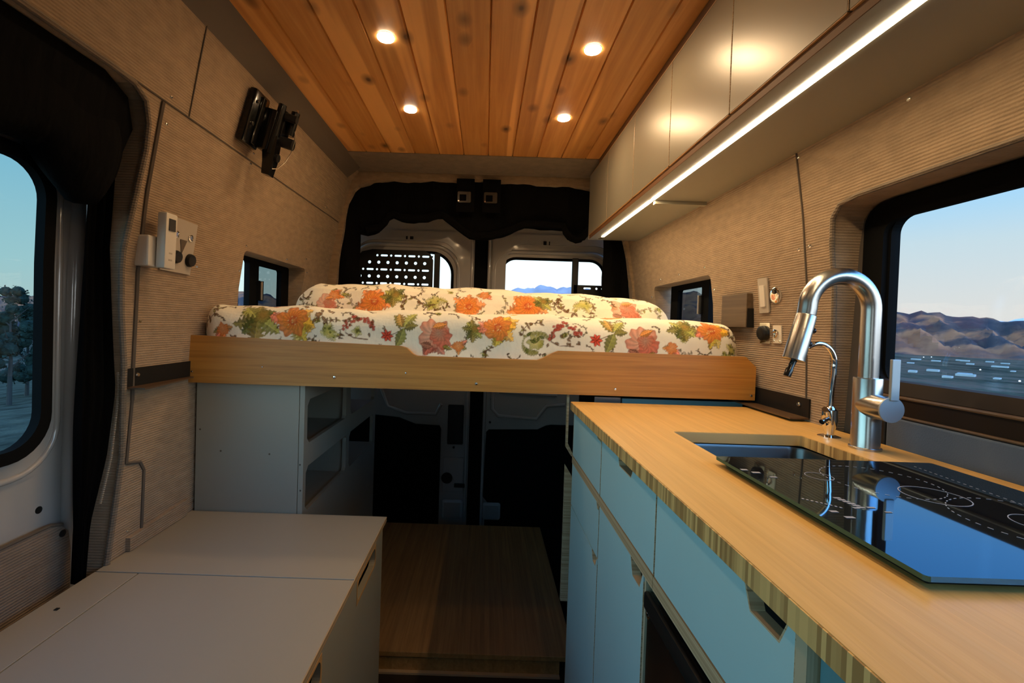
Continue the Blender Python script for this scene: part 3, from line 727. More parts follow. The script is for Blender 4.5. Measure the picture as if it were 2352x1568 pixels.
FRONT = [('spray',-0.830,1.149,0.034),('fl_or',-0.796,1.102,0.029),('mleaf',-0.692,1.141,0.060),('bigor',-0.591,1.141,0.058),('dleaf',-0.513,1.157,0.029),('spray',-0.482,1.138,0.026),('yleaf',-0.472,1.099,0.039),('berry',-0.384,1.138,0.045),('redfl',-0.299,1.108,0.016),('twigleaf',-0.246,1.129,0.052),('rose',-0.147,1.105,0.052),('smallor',-0.080,1.079,0.024),('mleaf',-0.036,1.127,0.034),('bigor',0.036,1.147,0.050),('spray',0.130,1.154,0.031),('paisley',0.155,1.093,0.052),('berry',0.246,1.132,0.047),('redfl',0.338,1.115,0.017),('twigleaf',0.393,1.136,0.055),('rose',0.485,1.109,0.050),('smallor',0.569,1.092,0.026),('mleaf',0.606,1.156,0.042),('bigor',0.691,1.153,0.045),('spray',0.757,1.135,0.026),('spray',0.002,1.058,0.024),('spray',0.085,1.052,0.018),('yleaf',0.759,1.094,0.026),('smallor',-0.654,1.049,0.016)]
HUMP = [('smallor',-0.576,1.253,0.033),('rosep',-0.599,1.211,0.040),('sprayg',-0.488,1.218,0.037),('bigo2',-0.421,1.231,0.057),('mleaf',-0.350,1.252,0.040),('spray',-0.278,1.246,0.040),('yleaf',-0.192,1.249,0.047),('bigo2',-0.066,1.228,0.050),('smallor',-0.006,1.272,0.027),('sprayg',0.076,1.228,0.033),('bigo2',0.156,1.235,0.060),('mleaf',0.213,1.262,0.037),('spray',0.284,1.234,0.043),('yleaf',0.367,1.259,0.047),('spray',0.397,1.201,0.033),('rosep',0.529,1.239,0.057),('sprayg',0.622,1.250,0.037),('spray',-0.174,1.211,0.030),('spray',-0.683,1.233,0.027),('sprayg',-0.657,1.204,0.027),('spray',-0.315,1.195,0.023),('spray',0.475,1.274,0.023)]

def padded(name, parent, u0, u1, prof, fine, hend, rend, canvas, seed, nu=800, skew=None):
    """prof: list of (y,z,s) along the cushion cross-section; ends rounded down by rend"""
    P = np.array(prof); S = P[:, 2]
    srows = list(np.arange(S[0], fine, .0021))+list(np.arange(fine, S[-1], .03))+[S[-1]]
    us = np.linspace(u0, u1, nu); zb = P[:, 1].min()
    verts = []; cols = []
    for s in srows:
        y = np.interp(s, S, P[:, 0]); z = np.interp(s, S, P[:, 1])
        d = np.minimum(us-u0, u1-us); t = np.clip(1-d/rend, 0, 1)
        k = np.sqrt(np.clip(1-t*t, 0, 1))
        zz = np.minimum(z, zb+(hend-zb)*(1-.5*(1-k)*0)*1.0)
        top = zb+(P[:, 1].max()-zb)*(.02+.98*k)
        zz = np.minimum(z, top)
        # puffiness
        zz = zz+.0035*np.sin(us*17+s*9+seed)+.0025*np.sin(us*41+s*31)
        if skew: zz = zz+np.interp(us, skew[0], skew[1])*np.clip((z-zb)/(P[:, 1].max()-zb), 0, 1)
        yy = y+.006*np.sin(us*23+seed)*np.cos(s*20)+.05*t*t*(1 if s < fine else -1)
        i = np.clip(((us-canvas.u0)/canvas.px).astype(int), 0, canvas.W-1); j = int(min(canvas.H-1, max(0, (s-canvas.v0)/canvas.px)))
        c = canvas.a[j, i]
        for a in range(nu): verts.append((us[a], yy[a], zz[a]))
        cols.append(c)
    nr = len(srows); faces = []
    for j in range(nr-1):
        b = j*nu
        for a in range(nu-1): faces.append((b+a, b+a+1, b+nu+a+1, b+nu+a))
    # close the two ends and the back down to the base
    me = bpy.data.meshes.new(name)
    base0 = len(verts)
    me.from_pydata(verts, [], faces); me.update()
    ca = me.color_attributes.new('print', 'FLOAT_COLOR', 'POINT')
    cc = np.ones((nr*nu, 4), dtype=np.float32); cc[:, :3] = np.concatenate(cols, 0); ca.data.foreach_set('color', cc.ravel())
    for p_ in me.polygons: p_.use_smooth = True
    o = bpy.data.objects.new(name, me); C.objects.link(o)
    if parent: o.parent = parent; o.matrix_parent_inverse = parent.matrix_basis.inverted()
    return o
T = NT('floral_quilt'); pp = T.add('BsdfPrincipled'); pp.inputs['Roughness'].default_value = .85; pp.inputs['Specular IOR Level'].default_value = .2; pp.inputs['Sheen Weight'].default_value = .1
at_ = T.add('Attribute'); at_.attribute_name = 'print'; T.ln(at_.outputs['Color'], pp.inputs['Base Color'])
nn = T.add('TexNoise'); nn.inputs['Scale'].default_value = 1; nn.inputs['Detail'].default_value = 4; T.ln(objcoord(T, (70, 70, 40)), nn.inputs['Vector'])
bb = T.add('Bump'); bb.inputs['Distance'].default_value = .004; bb.inputs['Strength'].default_value = .55; T.ln(nn.outputs[0], bb.inputs['Height']); T.ln(bb.outputs[0], pp.inputs['Normal'])
T.ln(pp.outputs[0], T.out.inputs[0]); M['floral'] = T.m

def rounded_profile(y0, z0, ztop, r, yback, n=10):
    out = [(y0, z0)]
    for i in range(n+1):
        a = PI/2*i/n; out.append((y0+r-r*math.cos(a), ztop-r+r*math.sin(a)))
    for i in range(n+1):
        a = PI/2*i/n; out.append((yback-r+r*math.sin(a), ztop-r+r*math.cos(a)))
    out.append((yback, z0))
    s = z0; res = [(out[0][0], out[0][1], s)]
    for a, b in zip(out[:-1], out[1:]):
        s += math.hypot(b[0]-a[0], b[1]-a[1]); res.append((b[0], b[1], s))
    return res
KINDS = ['spray', 'mleaf', 'bigor', 'berry', 'rose', 'yleaf', 'smallor', 'twigleaf', 'spray', 'sprayg', 'redfl']
cv1 = Canvas(-.90, .82, .98, 2.35)
for i in range(110):
    k = ['spray', 'sprayg', 'yleaf', 'dleaf', 'spray'][i % 5]; motif(cv1, k, -.88+1.68*rs.rand(), 1.03+.22*rs.rand(), .011+.012*rs.rand())
for (k, u, v, r) in FRONT: motif(cv1, k, u, v, r*1.2)
for i in range(170):
    k = KINDS[i % 11]; motif(cv1, k, -.88+1.68*rs.rand(), 1.25+1.05*rs.rand(), .02+.03*rs.rand())
bed = thing('mattress', 'wide mattress under a floral quilt resting on the bamboo bed rail', 'mattress', (-.04, 1.92, .97))
pr = rounded_profile(1.392, .985, 1.183, .062, 2.46)
q1 = padded('quilt', bed, -.882, .800, pr, 1.34, 1.183, .062, cv1, 0.0, 820, ([-.9, 0, .8], [.006, 0, -.002])); q1.data.materials.append(M['floral'])
link('mattress_core', box(-.868, .786, 1.405, 2.44, .982, 1.11, .03), M['grey_plastic'], bed)
cv2 = Canvas(-.76, .74, 1.10, 2.1)
for i in range(90):
    k = ['spray', 'sprayg', 'yleaf', 'sprayg', 'spray'][i % 5]; motif(cv2, k, -.72+1.42*rs.rand(), 1.16+.22*rs.rand(), .014+.014*rs.rand())
for (k, u, v, r) in HUMP: motif(cv2, k, u, v, r*1.2)
for i in range(90):
    k = KINDS[i % 11]; motif(cv2, k, -.74+1.46*rs.rand(), 1.33+.7*rs.rand(), .02+.03*rs.rand())
duv = thing('bolster_duvet', 'folded floral duvet piled across the back of the mattress', 'duvet', (0, 2.0, 1.18))
pr2 = [(1.70, 1.168), (1.715, 1.185), (1.725, 1.225), (1.745, 1.262), (1.775, 1.282), (1.82, 1.290), (1.95, 1.292), (2.10, 1.285), (2.25, 1.27), (2.36, 1.25), (2.41, 1.21), (2.42, 1.16)]
s = 1.172; P2 = [(pr2[0][0], pr2[0][1], s)]
for a, b in zip(pr2[:-1], pr2[1:]):
    s += math.hypot(b[0]-a[0], b[1]-a[1]); P2.append((b[0], b[1], s))
q2 = padded('duvet_cover', duv, -.735, .712, P2, 1.36, 1.29, .15, cv2, 2.0, 720, ([-.73, -.4, 0, .4, .7], [.004, .004, 0, -.012, -.022])); q2.data.materials.append(M['floral'])
link('duvet_filling', box(-.62, .58, 1.78, 2.38, 1.192, 1.245, .02), M['grey_plastic'], duv)

# bed frame
bf = thing('bed_platform', 'bamboo bed platform with a cut-out front rail spanning the van', 'bed frame', (-.03, 1.90, .95))
rail = [(-.886, .948), (.818, .948), (.818, 1.048), (.786, 1.078), (.224, 1.078), (.205, 1.070), (.175, 1.053), (.160, 1.048), (-.200, 1.049), (-.212, 1.054), (-.232, 1.072), (-.250, 1.077), (-.884, 1.090), (-.886, 1.07)]
link('front_rail', plate(rail, [], .018, YF(1.370)), M['bamboo_rail'], bf)
link('deck', box(-.88, .81, 1.388, 2.46, .958, .980), M['bamboo_rail'], bf)
for x, z, r in [(-.874, .981, .0035), (-.663, 1.001, .0025), (-.446, .977, .0055), (-.232, .997, .0035), (-.02, .972, .0055), (.397, .968, .005), (.806, .962, .0045)]:
    link('screw', lathe((x, 1.371, z), (0, -1, 0), [(r, 0), (r, .001), (r*.7, .0035), (r*.3, .004)], 12), M['screw'], bf, True)
def bracket(side, y0, y1, zt, zb, lab):
    t = thing('angle_bracket', lab, 'bracket', ((-.87 if side == 'l' else .80), (y0+y1)/2, zb), 'steel angle brackets carrying the bed')
    F = LW if side == 'l' else RW
    link('upright_flange', plate([(y0, zb), (y1, zb), (y1, zt), (y0, zt)], [], .004, F(.005)), M['black'], t)
    xa = F(0)(0, .97, 0)[0]; s = 1 if side == 'l' else -1
    a, b = sorted((xa+s*.004, xa+s*.052))
    if side == 'l': link('shelf_flange', plate([(a, y0), (b, y0), (b-.006, y0+.06), (a+.012, 1.372), (a+.012, y1), (a, y1)], [], .004, ZF(zb-.004)), M['sill_edge'], t)
    else: link('shelf_flange', box(a, b, y0, y1, zb-.004, zb), M['sill_edge'], t)
    ys_ = y0+.035
    link('bolt', lathe(F(.006)(ys_, (zt+zb)/2+.005, 0), (s, 0, 0), [(.006, 0), (.006, .001), (.004, .004)], 12), M['screw'], t, True)
bracket('l', 1.125, 2.3, 1.012, .966, 'dark angle bracket on the left wall under the bed end')
bracket('r', 1.152, 2.3, .988, .940, 'dark angle bracket on the right wall above the worktop')

# ------------------------------------------------------------------ left cabinets
tc_ = thing('shelf_cabinet', 'tall grey cabinet with four cubby openings standing under the bed', 'cabinet', (-.71, 1.88, -.07))
link('front_panel', box(-.878, -.562, 1.400, 1.415, -.07, .944, .0015), M['lam_grey'], tc_)
def cham(u0, u1, v0, v1, c=.018): return [(u0+c, v0), (u1-c*.6, v0), (u1, v0+c*.6), (u1, v1-c*.6), (u1-c*.6, v1), (u0+c, v1), (u0, v1-c), (u0, v0+c)]
link('side_panel', plate([(1.400, -.07), (2.33, -.07), (2.33, .944), (1.400, .944)], [cham(1.425, 1.828, .758, .897), cham(1.888, 2.295, .758, .897), cham(1.422, 1.838, .545, .686), cham(1.880, 2.28, .540, .686)], .015, XF(-.560)), M['lam_grey'], tc_)
link('divider', box(-.87, -.562, 1.852, 1.866, -.05, .94), M['lam_grey'], tc_)
link('shelf', box(-.87, -.562, 1.416, 1.851, .735, .749), M['lam_grey'], tc_)
link('shelf', box(-.87, -.562, 1.867, 2.32, .735, .749), M['lam_grey'], tc_)
link('shelf', box(-.87, -.562, 1.416, 1.851, .520, .534), M['lam_grey'], tc_)
link('shelf', box(-.87, -.562, 1.867, 2.32, .520, .534), M['lam_grey'], tc_)
for x, z in [(-.865, .80), (-.80, .735), (-.65, .73), (-.555, .70), (-.552, .62)]:
    link('screw_cap', lathe((x, 1.400, z), (0, -1, 0), [(.003, 0), (.002, .0008)], 8), M['fabric_edge'], tc_)

bn = thing('bench_cabinet', 'low grey storage bench with lift-up lids along the left side', 'bench', (-.58, .45, -.07))
link('rear_top', box(-.883, -.283, 1.0495, 1.396, .535, .550, .0012), M['lam_grey'], bn)
link('lid', box(-.883, -.7835, -.70, 1.0465, .535, .550, .0012), M['lam_grey'], bn)
link('lid', box(-.7805, -.283, -.70, 1.0465, .535, .550, .0012), M['lam_grey'], bn)
fh = [rr(1.085, 1.262, .474, .5335-.012, .016, 5), rr(.65, .838, .474, .5335-.012, .016, 5)]
link('front_panel', plate([(-.70, -.07), (1.352, -.07), (1.352, .534), (-.70, .534)], fh, .015, XF(-.300)), M['lam_grey'], bn)
for h in fh:
    b = plate([(min(a for a, _ in h)-.006, .468), (max(a for a, _ in h)+.006, .468), (max(a for a, _ in h)+.006, .5275), (min(a for a, _ in h)-.006, .5275)], [h], .0012, XF(-.2852))
    link('handle_rim', b, M['ply_warm'], bn)
link('top_edge', box(-.2835, -.2822, -.70, 1.396, .536, .549), M['ply'], bn)
link('end_panel', box(-.88, -.302, 1.340, 1.352, -.07, .534), M['lam_grey'], bn)
link('inner_box', box(-.86, -.42, .2, 1.30, -.06, .46), M['black_panel'], bn)
link('latch', box(-.315, -.302, 1.082, 1.118, .480, .520, .008), M['white_plastic'], bn, True)
link('hinge_pin', box(-.845, -.838, .905, .912, .5502, .5515), M['black'], bn)
link('front_edge_strip', box(-.3005, -.2848, 1.3522, 1.3535, -.07, .534), M['ply'], bn)

# ------------------------------------------------------------------ kitchen base units
KX = .275
def front(parent, y0, y1, z0, z1, notch=None, name='drawer_front', m='lam_blue'):
    """notch=(ya,yb,depth,slope) cut from the top edge"""
    g_ = .0015; y0 += g_; y1 -= g_
    poly = [(y0, z0), (y1, z0), (y1, z1)]
    if notch:
        ya, yb, d, s_ = notch
        if yb < y1: poly += [(yb, z1), (yb-s_, z1-d)]
        else: poly[-1:] = [(y1, z1-d)]
        if ya > y0: poly += [(ya+s_, z1-d), (ya, z1)]
        else: poly += [(y0, z1-d)]
        if ya > y0: poly += [(y0, z1)]
    else: poly += [(y0, z1)]
    o = link(name, plate(poly, [], .015, XF(KX)), M[m], parent)
    link('ply_edge', plate([(p_[0], p_[1]) for p_ in [(y0, z1-.0005), (y0, z1+.0008), (y1, z1+.0008), (y1, z1-.0005)]] if not notch else
         [(y0+.0003, z0), (y0-.0006, z0), (y0-.0006, z1-.01), (y0+.0003, z1-.01)], [], .0152, XF(KX-.0001)), M['ply'], o)
    if notch:
        ya, yb, d, s_ = notch
        ya = max(ya, y0+.0005); yb = min(yb, y1-.0005)
        lp = [(ya, z1), (ya+s_, z1-d), (yb-s_, z1-d), (yb, z1)]
        link('notch_edge', tube([(KX+.004, a, b) for a, b in lp], .0018, 6), M['ply'], o)
        link('notch_lining', plate(lp+[(b+(.0016 if b < (ya+yb)/2 else -.0016), c+.0018) for b, c in reversed(lp)], [], .0148, XF(KX+.0001)), M['ply'], o)
        link('recess_shade_sheet', box(KX+.0152, KX+.0172, ya-.01, yb+.01, z1-d-.012, z1+.002), M['black_panel'], o)  # black sheet behind the notch stands in for the shade inside
    return o
def carcass(parent, y0, y1, z1=.900, m='lam_blue', back=True):
    link('side_panel', box(KX+.016, .826, y1-.014, y1-.001, -.07, z1), M[m], parent)
    link('side_panel', box(KX+.016, .826, y0+.001, y0+.014, -.07, z1), M[m], parent)
    link('bottom_panel', box(KX+.016, .826, y0+.0145, y1-.0145, .0, .015), M[m], parent)
u1_ = thing('drawer_unit', 'blue laminate drawer unit at the bed end of the kitchen run', 'cabinet', (.55, 1.20, -.07))
carcass(u1_, 1.038, 1.360)
front(u1_, 1.038, 1.360, .7685, .905, (1.038, 1.088, .016, .012))
front(u1_, 1.038, 1.360, .622, .745, (1.038, 1.066, .014, .010))
front(u1_, 1.038, 1.360, .02, .618, (1.045, 1.092, .022, .012), 'door')
link('shelf_lip', box(KX-.0015, .70, 1.038, 1.360, .7465, .7675), M['ply'], u1_)
link('corner_edge', box(KX, KX+.015, 1.3602, 1.3618, .02, .905), M['ply'], u1_)
link('toe_kick', box(.33, .345, 1.04, 1.36, -.072, .0), M['black_panel'], u1_)
u2_ = thing('sink_unit', 'blue laminate sink unit in the middle of the kitchen run beside the fridge', 'cabinet', (.55, .87, -.07))
carcass(u2_, .7375, 1.036)
front(u2_, .705, 1.036, .7685, .905, (.812, .916, .026, .016))
front(u2_, .745, 1.036, .02, .745, (.712+.038, .815, .030, .014), 'door')
link('shelf_lip', box(KX-.0015, .36, .705, 1.036, .7465, .7675), M['ply'], u2_)
link('upright_edge', box(KX+.001, KX+.015, .737, .743, .02, .745), M['ply_x'], u2_)
link('toe_kick', box(.33, .345, .705, 1.036, -.072, .0), M['black_panel'], u2_)
u3_ = thing('fridge_unit', 'blue laminate unit with a wide drawer front above the black fridge', 'cabinet', (.55, .54, -.07))
link('side_panel', box(KX+.016, .826, .386, .400, -.07, .9), M['lam_blue'], u3_)
link('side_panel', box(KX+.042, .826, .706, .720, -.07, .7), M['lam_blue'], u3_)
front(u3_, .386, .703, .7685, .905, (.392, .470, .034, .016))
link('shelf_lip', box(KX-.0015, .60, .388, .703, .7465, .7675), M['ply'], u3_)
link('upright_edge', box(KX-.001, KX+.016, .372, .3855, -.07, .905), M['ply_x'], u3_)
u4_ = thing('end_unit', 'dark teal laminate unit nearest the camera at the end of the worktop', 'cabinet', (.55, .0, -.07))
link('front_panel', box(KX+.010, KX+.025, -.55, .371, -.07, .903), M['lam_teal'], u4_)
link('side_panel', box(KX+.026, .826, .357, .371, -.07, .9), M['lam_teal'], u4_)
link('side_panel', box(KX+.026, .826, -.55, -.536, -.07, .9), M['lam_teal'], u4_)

fg = thing('fridge', 'black built-in compressor fridge under the wide kitchen drawer', 'fridge', (.5, .57, -.06))
link('door', box(KX+.002, KX+.040, .402, .7355, .02, .728, .006), M['black_gloss'], fg, True)
link('door_rail', box(KX-.004, KX+.006, .402, .734, .700, .7285, .004), M['black'], fg, True)
link('cabinet_body', box(KX+.042, .80, .404, .700, .0, .72), M['black'], fg)
link('lock', lathe((KX+.0025, .722, .697), (-1, 0, 0), [(.008, 0), (.008, .003), (.005, .003), (.005, .001)], 18), M['chrome'], fg, True)
# white lettering on the fridge door
def text_mesh(s_, size, ext=.0004):
    cu_ = bpy.data.curves.new('lettering', 'FONT'); cu_.body = s_; cu_.size = size; cu_.extrude = ext
    o = bpy.data.objects.new('tmp_text', cu_); C.objects.link(o)
    dg = bpy.context.evaluated_depsgraph_get(); me = bpy.data.meshes.new_from_object(o.evaluated_get(dg))
    bpy.data.objects.remove(o); bm = bmesh.new(); bm.from_mesh(me); bpy.data.meshes.remove(me); return bm
tb = text_mesh('TRUCKFRIDGE', .018)
tb.transform(Matrix(((0, 0, -1, KX+.0012), (-1, 0, 0, .590), (0, 1, 0, .672), (0, 0, 0, 1))))
link('lettering', tb, M['white_plastic'], fg)

# strip of panels between worktop and bed
sp_ = thing('end_shelf', 'shallow plywood-edged shelf box behind the end of the worktop under the bed', 'shelf', (.54, 1.42, -.07))
link('back_panel', box(.430, .80, 1.402, 1.412, .30, .9365), M['lam_teal'], sp_)
link('metal_strip', box(.345, .425, 1.402, 1.410, .80, .9385), M['steel'], sp_)
link('side_edge', plate([(.262, .30), (.262, .725), (.278, .700), (.30, .66), (.30, .30)], [], .012, YF(1.405)), M['ply'], sp_)
link('side_edge', plate([(.261, .944), (.268, .944), (.268, .792), (.285, .758), (.30, .750), (.28, .752), (.262, .780)], [], .012, YF(1.405)), M['ply'], sp_)
link('inner_panel', box(.30, .82, 1.414, 1.424, -.05, .90), M['black_panel'], sp_)
wb = thing('wheel_box', 'black storage box over the rear wheel arch under the bed', 'storage box', (.65, 2.05, -.07))
link('box_body', box(.52, .82, 1.43, 2.46, -.074, .93, .004), M['black_panel'], wb)

# worktop
wt_ = thing('worktop', 'long bamboo worktop with a rectangular sink cut-out', 'worktop', (.55, .4, .908))
sinkhole = rr(.418, .700, .600, .996, [.008, .008, .008, .008], 3)
link('top', plate([(.2632, -.6), (.8290, -.6), (.8290, 1.352), (.2632, 1.352)], [sinkhole], .0235, ZF(.9065)), M['bamboo_top'], wt_)
link('front_edge', box(.2614, .2633, -.6, 1.3525, .9066, .9294, .0004), M['bamboo_edge'], wt_)
link('end_edge', box(.2633, .8290, 1.3522, 1.3535, .9066, .9296), M['bamboo_edge'], wt_)
link('cut_out_edge', plate([(a, b) for a, b in rr(.4165, .7015, .5985, .9975, .008, 3)], [rr(.4192, .6988, .6012, .9948, .008, 3)], .0215, ZF(.9075)), M['bamboo_edge'], wt_)

# sink
sk_ = thing('sink', 'undermounted stainless steel sink below the worktop cut-out', 'sink', (.56, .80, .74))
bm = bmesh.new(); rings = []
for (ins, z, r_) in [(-.018, .9055, .03), (.004, .9055, .03), (.006, .900, .028), (.010, .78, .028), (.022, .757, .04), (.10, .752, .05)]:
    rings.append([bm.verts.new((a, b, z)) for a, b in rr(.418+ins, .700-ins, .600+ins, .996-ins, r_, 5)])
for A, B in zip(rings[:-1], rings[1:]):
    n = len(A)
    for k in range(n): bm.faces.new((A[k], A[(k+1) % n], B[(k+1) % n], B[k]))
bm.faces.new(rings[-1]); bmesh.ops.solidify(bm, geom=bm.faces[:], thickness=-.001)
link('basin', bm, M['steel'], sk_, True)
link('drain', lathe((.559, .80, .7535), (0, 0, 1), [(.042, 0), (.040, .003), (.030, .003), (.022, -.0), (.005, .001)], 24), M['chrome'], sk_, True)

# cooktop
ck = thing('cooktop', 'black glass induction cooktop lying on the bamboo worktop', 'cooktop', (.57, .58, .93))
link('glass_top', plate(rr(.392, .752, .395, .760, .004, 3), [], .005, ZF(.938)), M['black_glass'], ck)
link('housing', box(.402, .742, .405, .748, .9305, .938, .002), M['black'], ck)
zt = .94335
def flat(bm, poly, holes=[]): merge(bm, plate(poly, holes, .00015, ZF(zt)))
def ring(cx, cy, r, w, dash=0):
    bm = bmesh.new()
    if not dash: flat(bm, circ(cx, cy, r, 56), [circ(cx, cy, r-w, 56)])
    for i in range(dash):
        a0 = 2*PI*i/dash; a1 = a0+PI/dash*.9
        flat(bm, [(cx+r*math.cos(a0), cy+r*math.sin(a0)), (cx+r*math.cos(a1), cy+r*math.sin(a1)), (cx+(r-w)*math.cos(a1), cy+(r-w)*math.sin(a1)), (cx+(r-w)*math.cos(a0), cy+(r-w)*math.sin(a0))])
    link('burner_ring', bm, M['print'], ck)
ring(.645, .515, .082, .0012, 44); ring(.645, .515, .030, .001)
ring(.575, .655, .070, .0012, 40); ring(.600, .600, .036, .0012); ring(.498, .668, .018, .0008)
bm = bmesh.new()
for x, y, w, h in [(.399, .688, .010, .006), (.410, .676, .012, .006), (.424, .657, .010, .004), (.418, .535, .009, .005), (.424, .519, .011, .005), (.475, .551, .010, .004), (.455, .548, .007, .004), (.485, .538, .008, .003)]:
    bm = bmesh.new(); flat(bm, [(x-w/2, y-h/2), (x+w/2, y-h/2), (x+w/2, y+h/2), (x-w/2, y+h/2)]); link('touch_key', bm, M['print'], ck)
bm = bmesh.new()
for i in range(6): flat(bm, [(.452+i*.0012, .582-i*.006), (.461+i*.0012, .582-i*.006), (.461+i*.0012, .578-i*.006), (.452+i*.0012, .578-i*.006)])
link('power_scale', bm, M['print'], ck); bm = bmesh.new()
for i in range(9): flat(bm, [(.407+i*.0035, .575-i*.0032), (.4095+i*.0035, .575-i*.0032), (.4095+i*.0035, .572-i*.0032), (.407+i*.0035, .572-i*.0032)])
link('timer_scale', bm, M['print'], ck)
bm = bmesh.new()
for i in range(30): flat(bm, [(.70-i*.0006, .735-i*.009), (.7012-i*.0006, .735-i*.009), (.7012-i*.0006, .731-i*.009), (.70-i*.0006, .731-i*.009)])
link('dotted_line', bm, M['print'], ck)

# main faucet
fc = thing('faucet', 'tall brushed nickel gooseneck faucet with a pull-down spray head', 'faucet', (.756, .897, .93))
fx, fy = .756, .897
link('base_ring', lathe((fx, fy, .930), (0, 0, 1), [(.0265, 0), (.0265, .004), (.0245, .005)], 32), M['nickel'], fc, True)
link('body', lathe((fx, fy, .934), (0, 0, 1), [(.0240, 0), (.0235, .002), (.0235, .134), (.0228, .136), (.017, .1365)], 32), M['nickel'], fc, True)
R = .0625; zc = 1.2025; arc = [(fx, fy, 1.065), (fx, fy, 1.12), (fx, fy, 1.17)]
for i in range(25):
    a = PI*1.0*i/24; arc.append((fx-R+R*math.cos(a), fy, zc+R*1.03*math.sin(a)))
arc.append((fx-2*R-.002, fy, 1.190)); 
link('gooseneck', tube(arc, .0165, 24), M['nickel'], fc, True)
hd0 = Vector((fx-2*R-.0015, fy, 1.1885)); hd1 = Vector((.606, fy-.002, 1.100)); dv = (hd1-hd0); L = dv.length; dv.normalize()
link('spray_head', lathe(hd0, dv, [(.0172, 0), (.0176, .001), (.0195, L-.006), (.0200, L-.001), (.0185, L), (.012, L)], 28), M['nickel'], fc, True)
side = Vector((.93, -.30, .1)).normalized()
for f_ in (.36, .66):
    p_ = hd0+dv*L*f_+side*.0172
    link('spray_button', lathe(p_, side, [(.0055, 0), (.0060, .003), (.0045, .006), (.0028, .0065)], 14), M['black_gloss'], fc, True)
nz = hd1+Vector((.002, 0, 0))
link('nozzle', tube([nz, nz+Vector((-.007, 0, -.016)), nz+Vector((-.008, 0, -.018)), nz+Vector((-.013, 0, -.032))], [.0055, .0055, .0068, .0068], 14), M['black_gloss'], fc, True)
link('valve_body', lathe((fx-.002, fy, 1.0165), (0, -1, 0), [(.0215, 0), (.0230, .010), (.0230, .0545), (.0225, .056)], 32), M['nickel'], fc, True)
hb = plate(circ(fx-.003, 1.0165, .0232, 40), [], .003, YF(.8380)); link('handle_cap', hb, M['nickel_flat'], fc)
link('lever', box(fx-.008, fx+.0075, .8355, .8415, 1.034, 1.110, .001), M['nickel_flat'], fc)

# filtered-water tap
ft = thing('filter_tap', 'small chrome filtered-water tap behind the main faucet', 'tap', (.757, .992, .93))
link('base_flange', lathe((.757, .992, .930), (0, 0, 1), [(.0215, 0), (.0215, .0015), (.016, .0035), (.010, .005)], 24), M['chrome'], ft, True)
link('tap_body', lathe((.757, .992, .933), (0, 0, 1), [(.010, 0), (.009, .006), (.013, .020), (.0155, .034), (.0145, .046), (.0145, .056), (.011, .058), (.007, .064)], 24), M['chrome'], ft, True)
pts = [(.757, .992, .99), (.758, .992, 1.03), (.762, .992, 1.075)]
for i in range(15):
    a = -.25+(PI*.62+.25)*i/14; pts.append((.726+.036*math.cos(a), .992, 1.090+.042*math.sin(a)))
pts.append((.702, .992, 1.122))
link('spout', tube(pts, [.0052]*(len(pts)-1)+[.0045], 14), M['chrome'], ft, True)
link('lever', tube([(.750, .985, .965), (.738, .975, .972), (.722, .968, .966)], [.006, .0045, .0055], 12), M['chrome'], ft, True)
link('lever', tube([(.750, .985, .972), (.742, .978, .988), (.729, .970, .993)], [.006, .0045, .0060], 12), M['chrome'], ft, True)

# ------------------------------------------------------------------ overhead cabinet
oh = thing('overhead_cabinet', 'long run of grey overhead cabinets with plywood edges above the kitchen', 'cabinet', (.64, 1.0, 1.60))
DX = .512
bp = plate([(-.45, -.05), (2.40, -.05), (2.40, 1), (-.45, 1)], [], 1, lambda u, v, w: (0, 0, 0)); bp.free()
# bottom panel in two boards with the LED groove between them
link('bottom_panel', box(.5175, .5595, -.45, 2.335, 1.6015, 1.616), M['lam_over'], oh)
link('bottom_panel', box(.5745, .764, -.45, 2.335, 1.600, 1.616), M['lam_over'], oh)
link('groove_back', box(.5596, .5744, -.45, 2.335, 1.607, 1.616), M['lam_over'], oh)
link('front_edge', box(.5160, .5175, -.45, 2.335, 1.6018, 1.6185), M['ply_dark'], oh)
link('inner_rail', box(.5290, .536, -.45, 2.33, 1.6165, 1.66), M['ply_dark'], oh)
link('end_panel', plate([(.513, 1.600), (.764, 1.600), (.735, 1.72), (.708, 1.83), (.68, 1.90), (.675, 1.922), (.513, 1.922)], [], .014, YF(2.329)), M['lam_over'], oh)
link('top_rail', box(DX+.001, .66, -.45, 2.335, 1.9185, 1.9225), M['ply'], oh)
link('cross_rib', box(.577, .756, 1.594, 1.612, 1.588, 1.600), M['lam_over'], oh)
ds = [2.327, 1.996, 1.644, 1.320, .995, .671, .346, .022, -.300]
for a, b in zip(ds[:-1], ds[1:]):
    d = link('door', box(DX, DX+.0155, b+.002, a-.002, 1.6215, 1.9165, .0008), M['lam_over'], oh)
    link('edge_band', box(DX+.0003, DX+.015, b+.0005, b+.0022, 1.6225, 1.9155), M['ply'], d)
    link('edge_band', box(DX+.0005, DX+.015, b+.003, a-.003, 1.6195, 1.6217), M['ply_warm'], d)
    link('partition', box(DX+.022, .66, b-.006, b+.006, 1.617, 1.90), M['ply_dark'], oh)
ls = thing('light_strip', 'glowing warm LED strip recessed beneath the overhead cabinet', 'light', (.567, 1.0, 1.60))
link('diffuser', box(.5610, .5730, 1.620, 2.262, 1.5990, 1.604), M['led'], ls)
link('diffuser', box(.5610, .5730, .28, 1.588, 1.5990, 1.604), M['led'], ls)
link('end_cap', box(.5600, .5740, 2.262, 2.275, 1.5985, 1.606), M['grey_plastic'], ls)

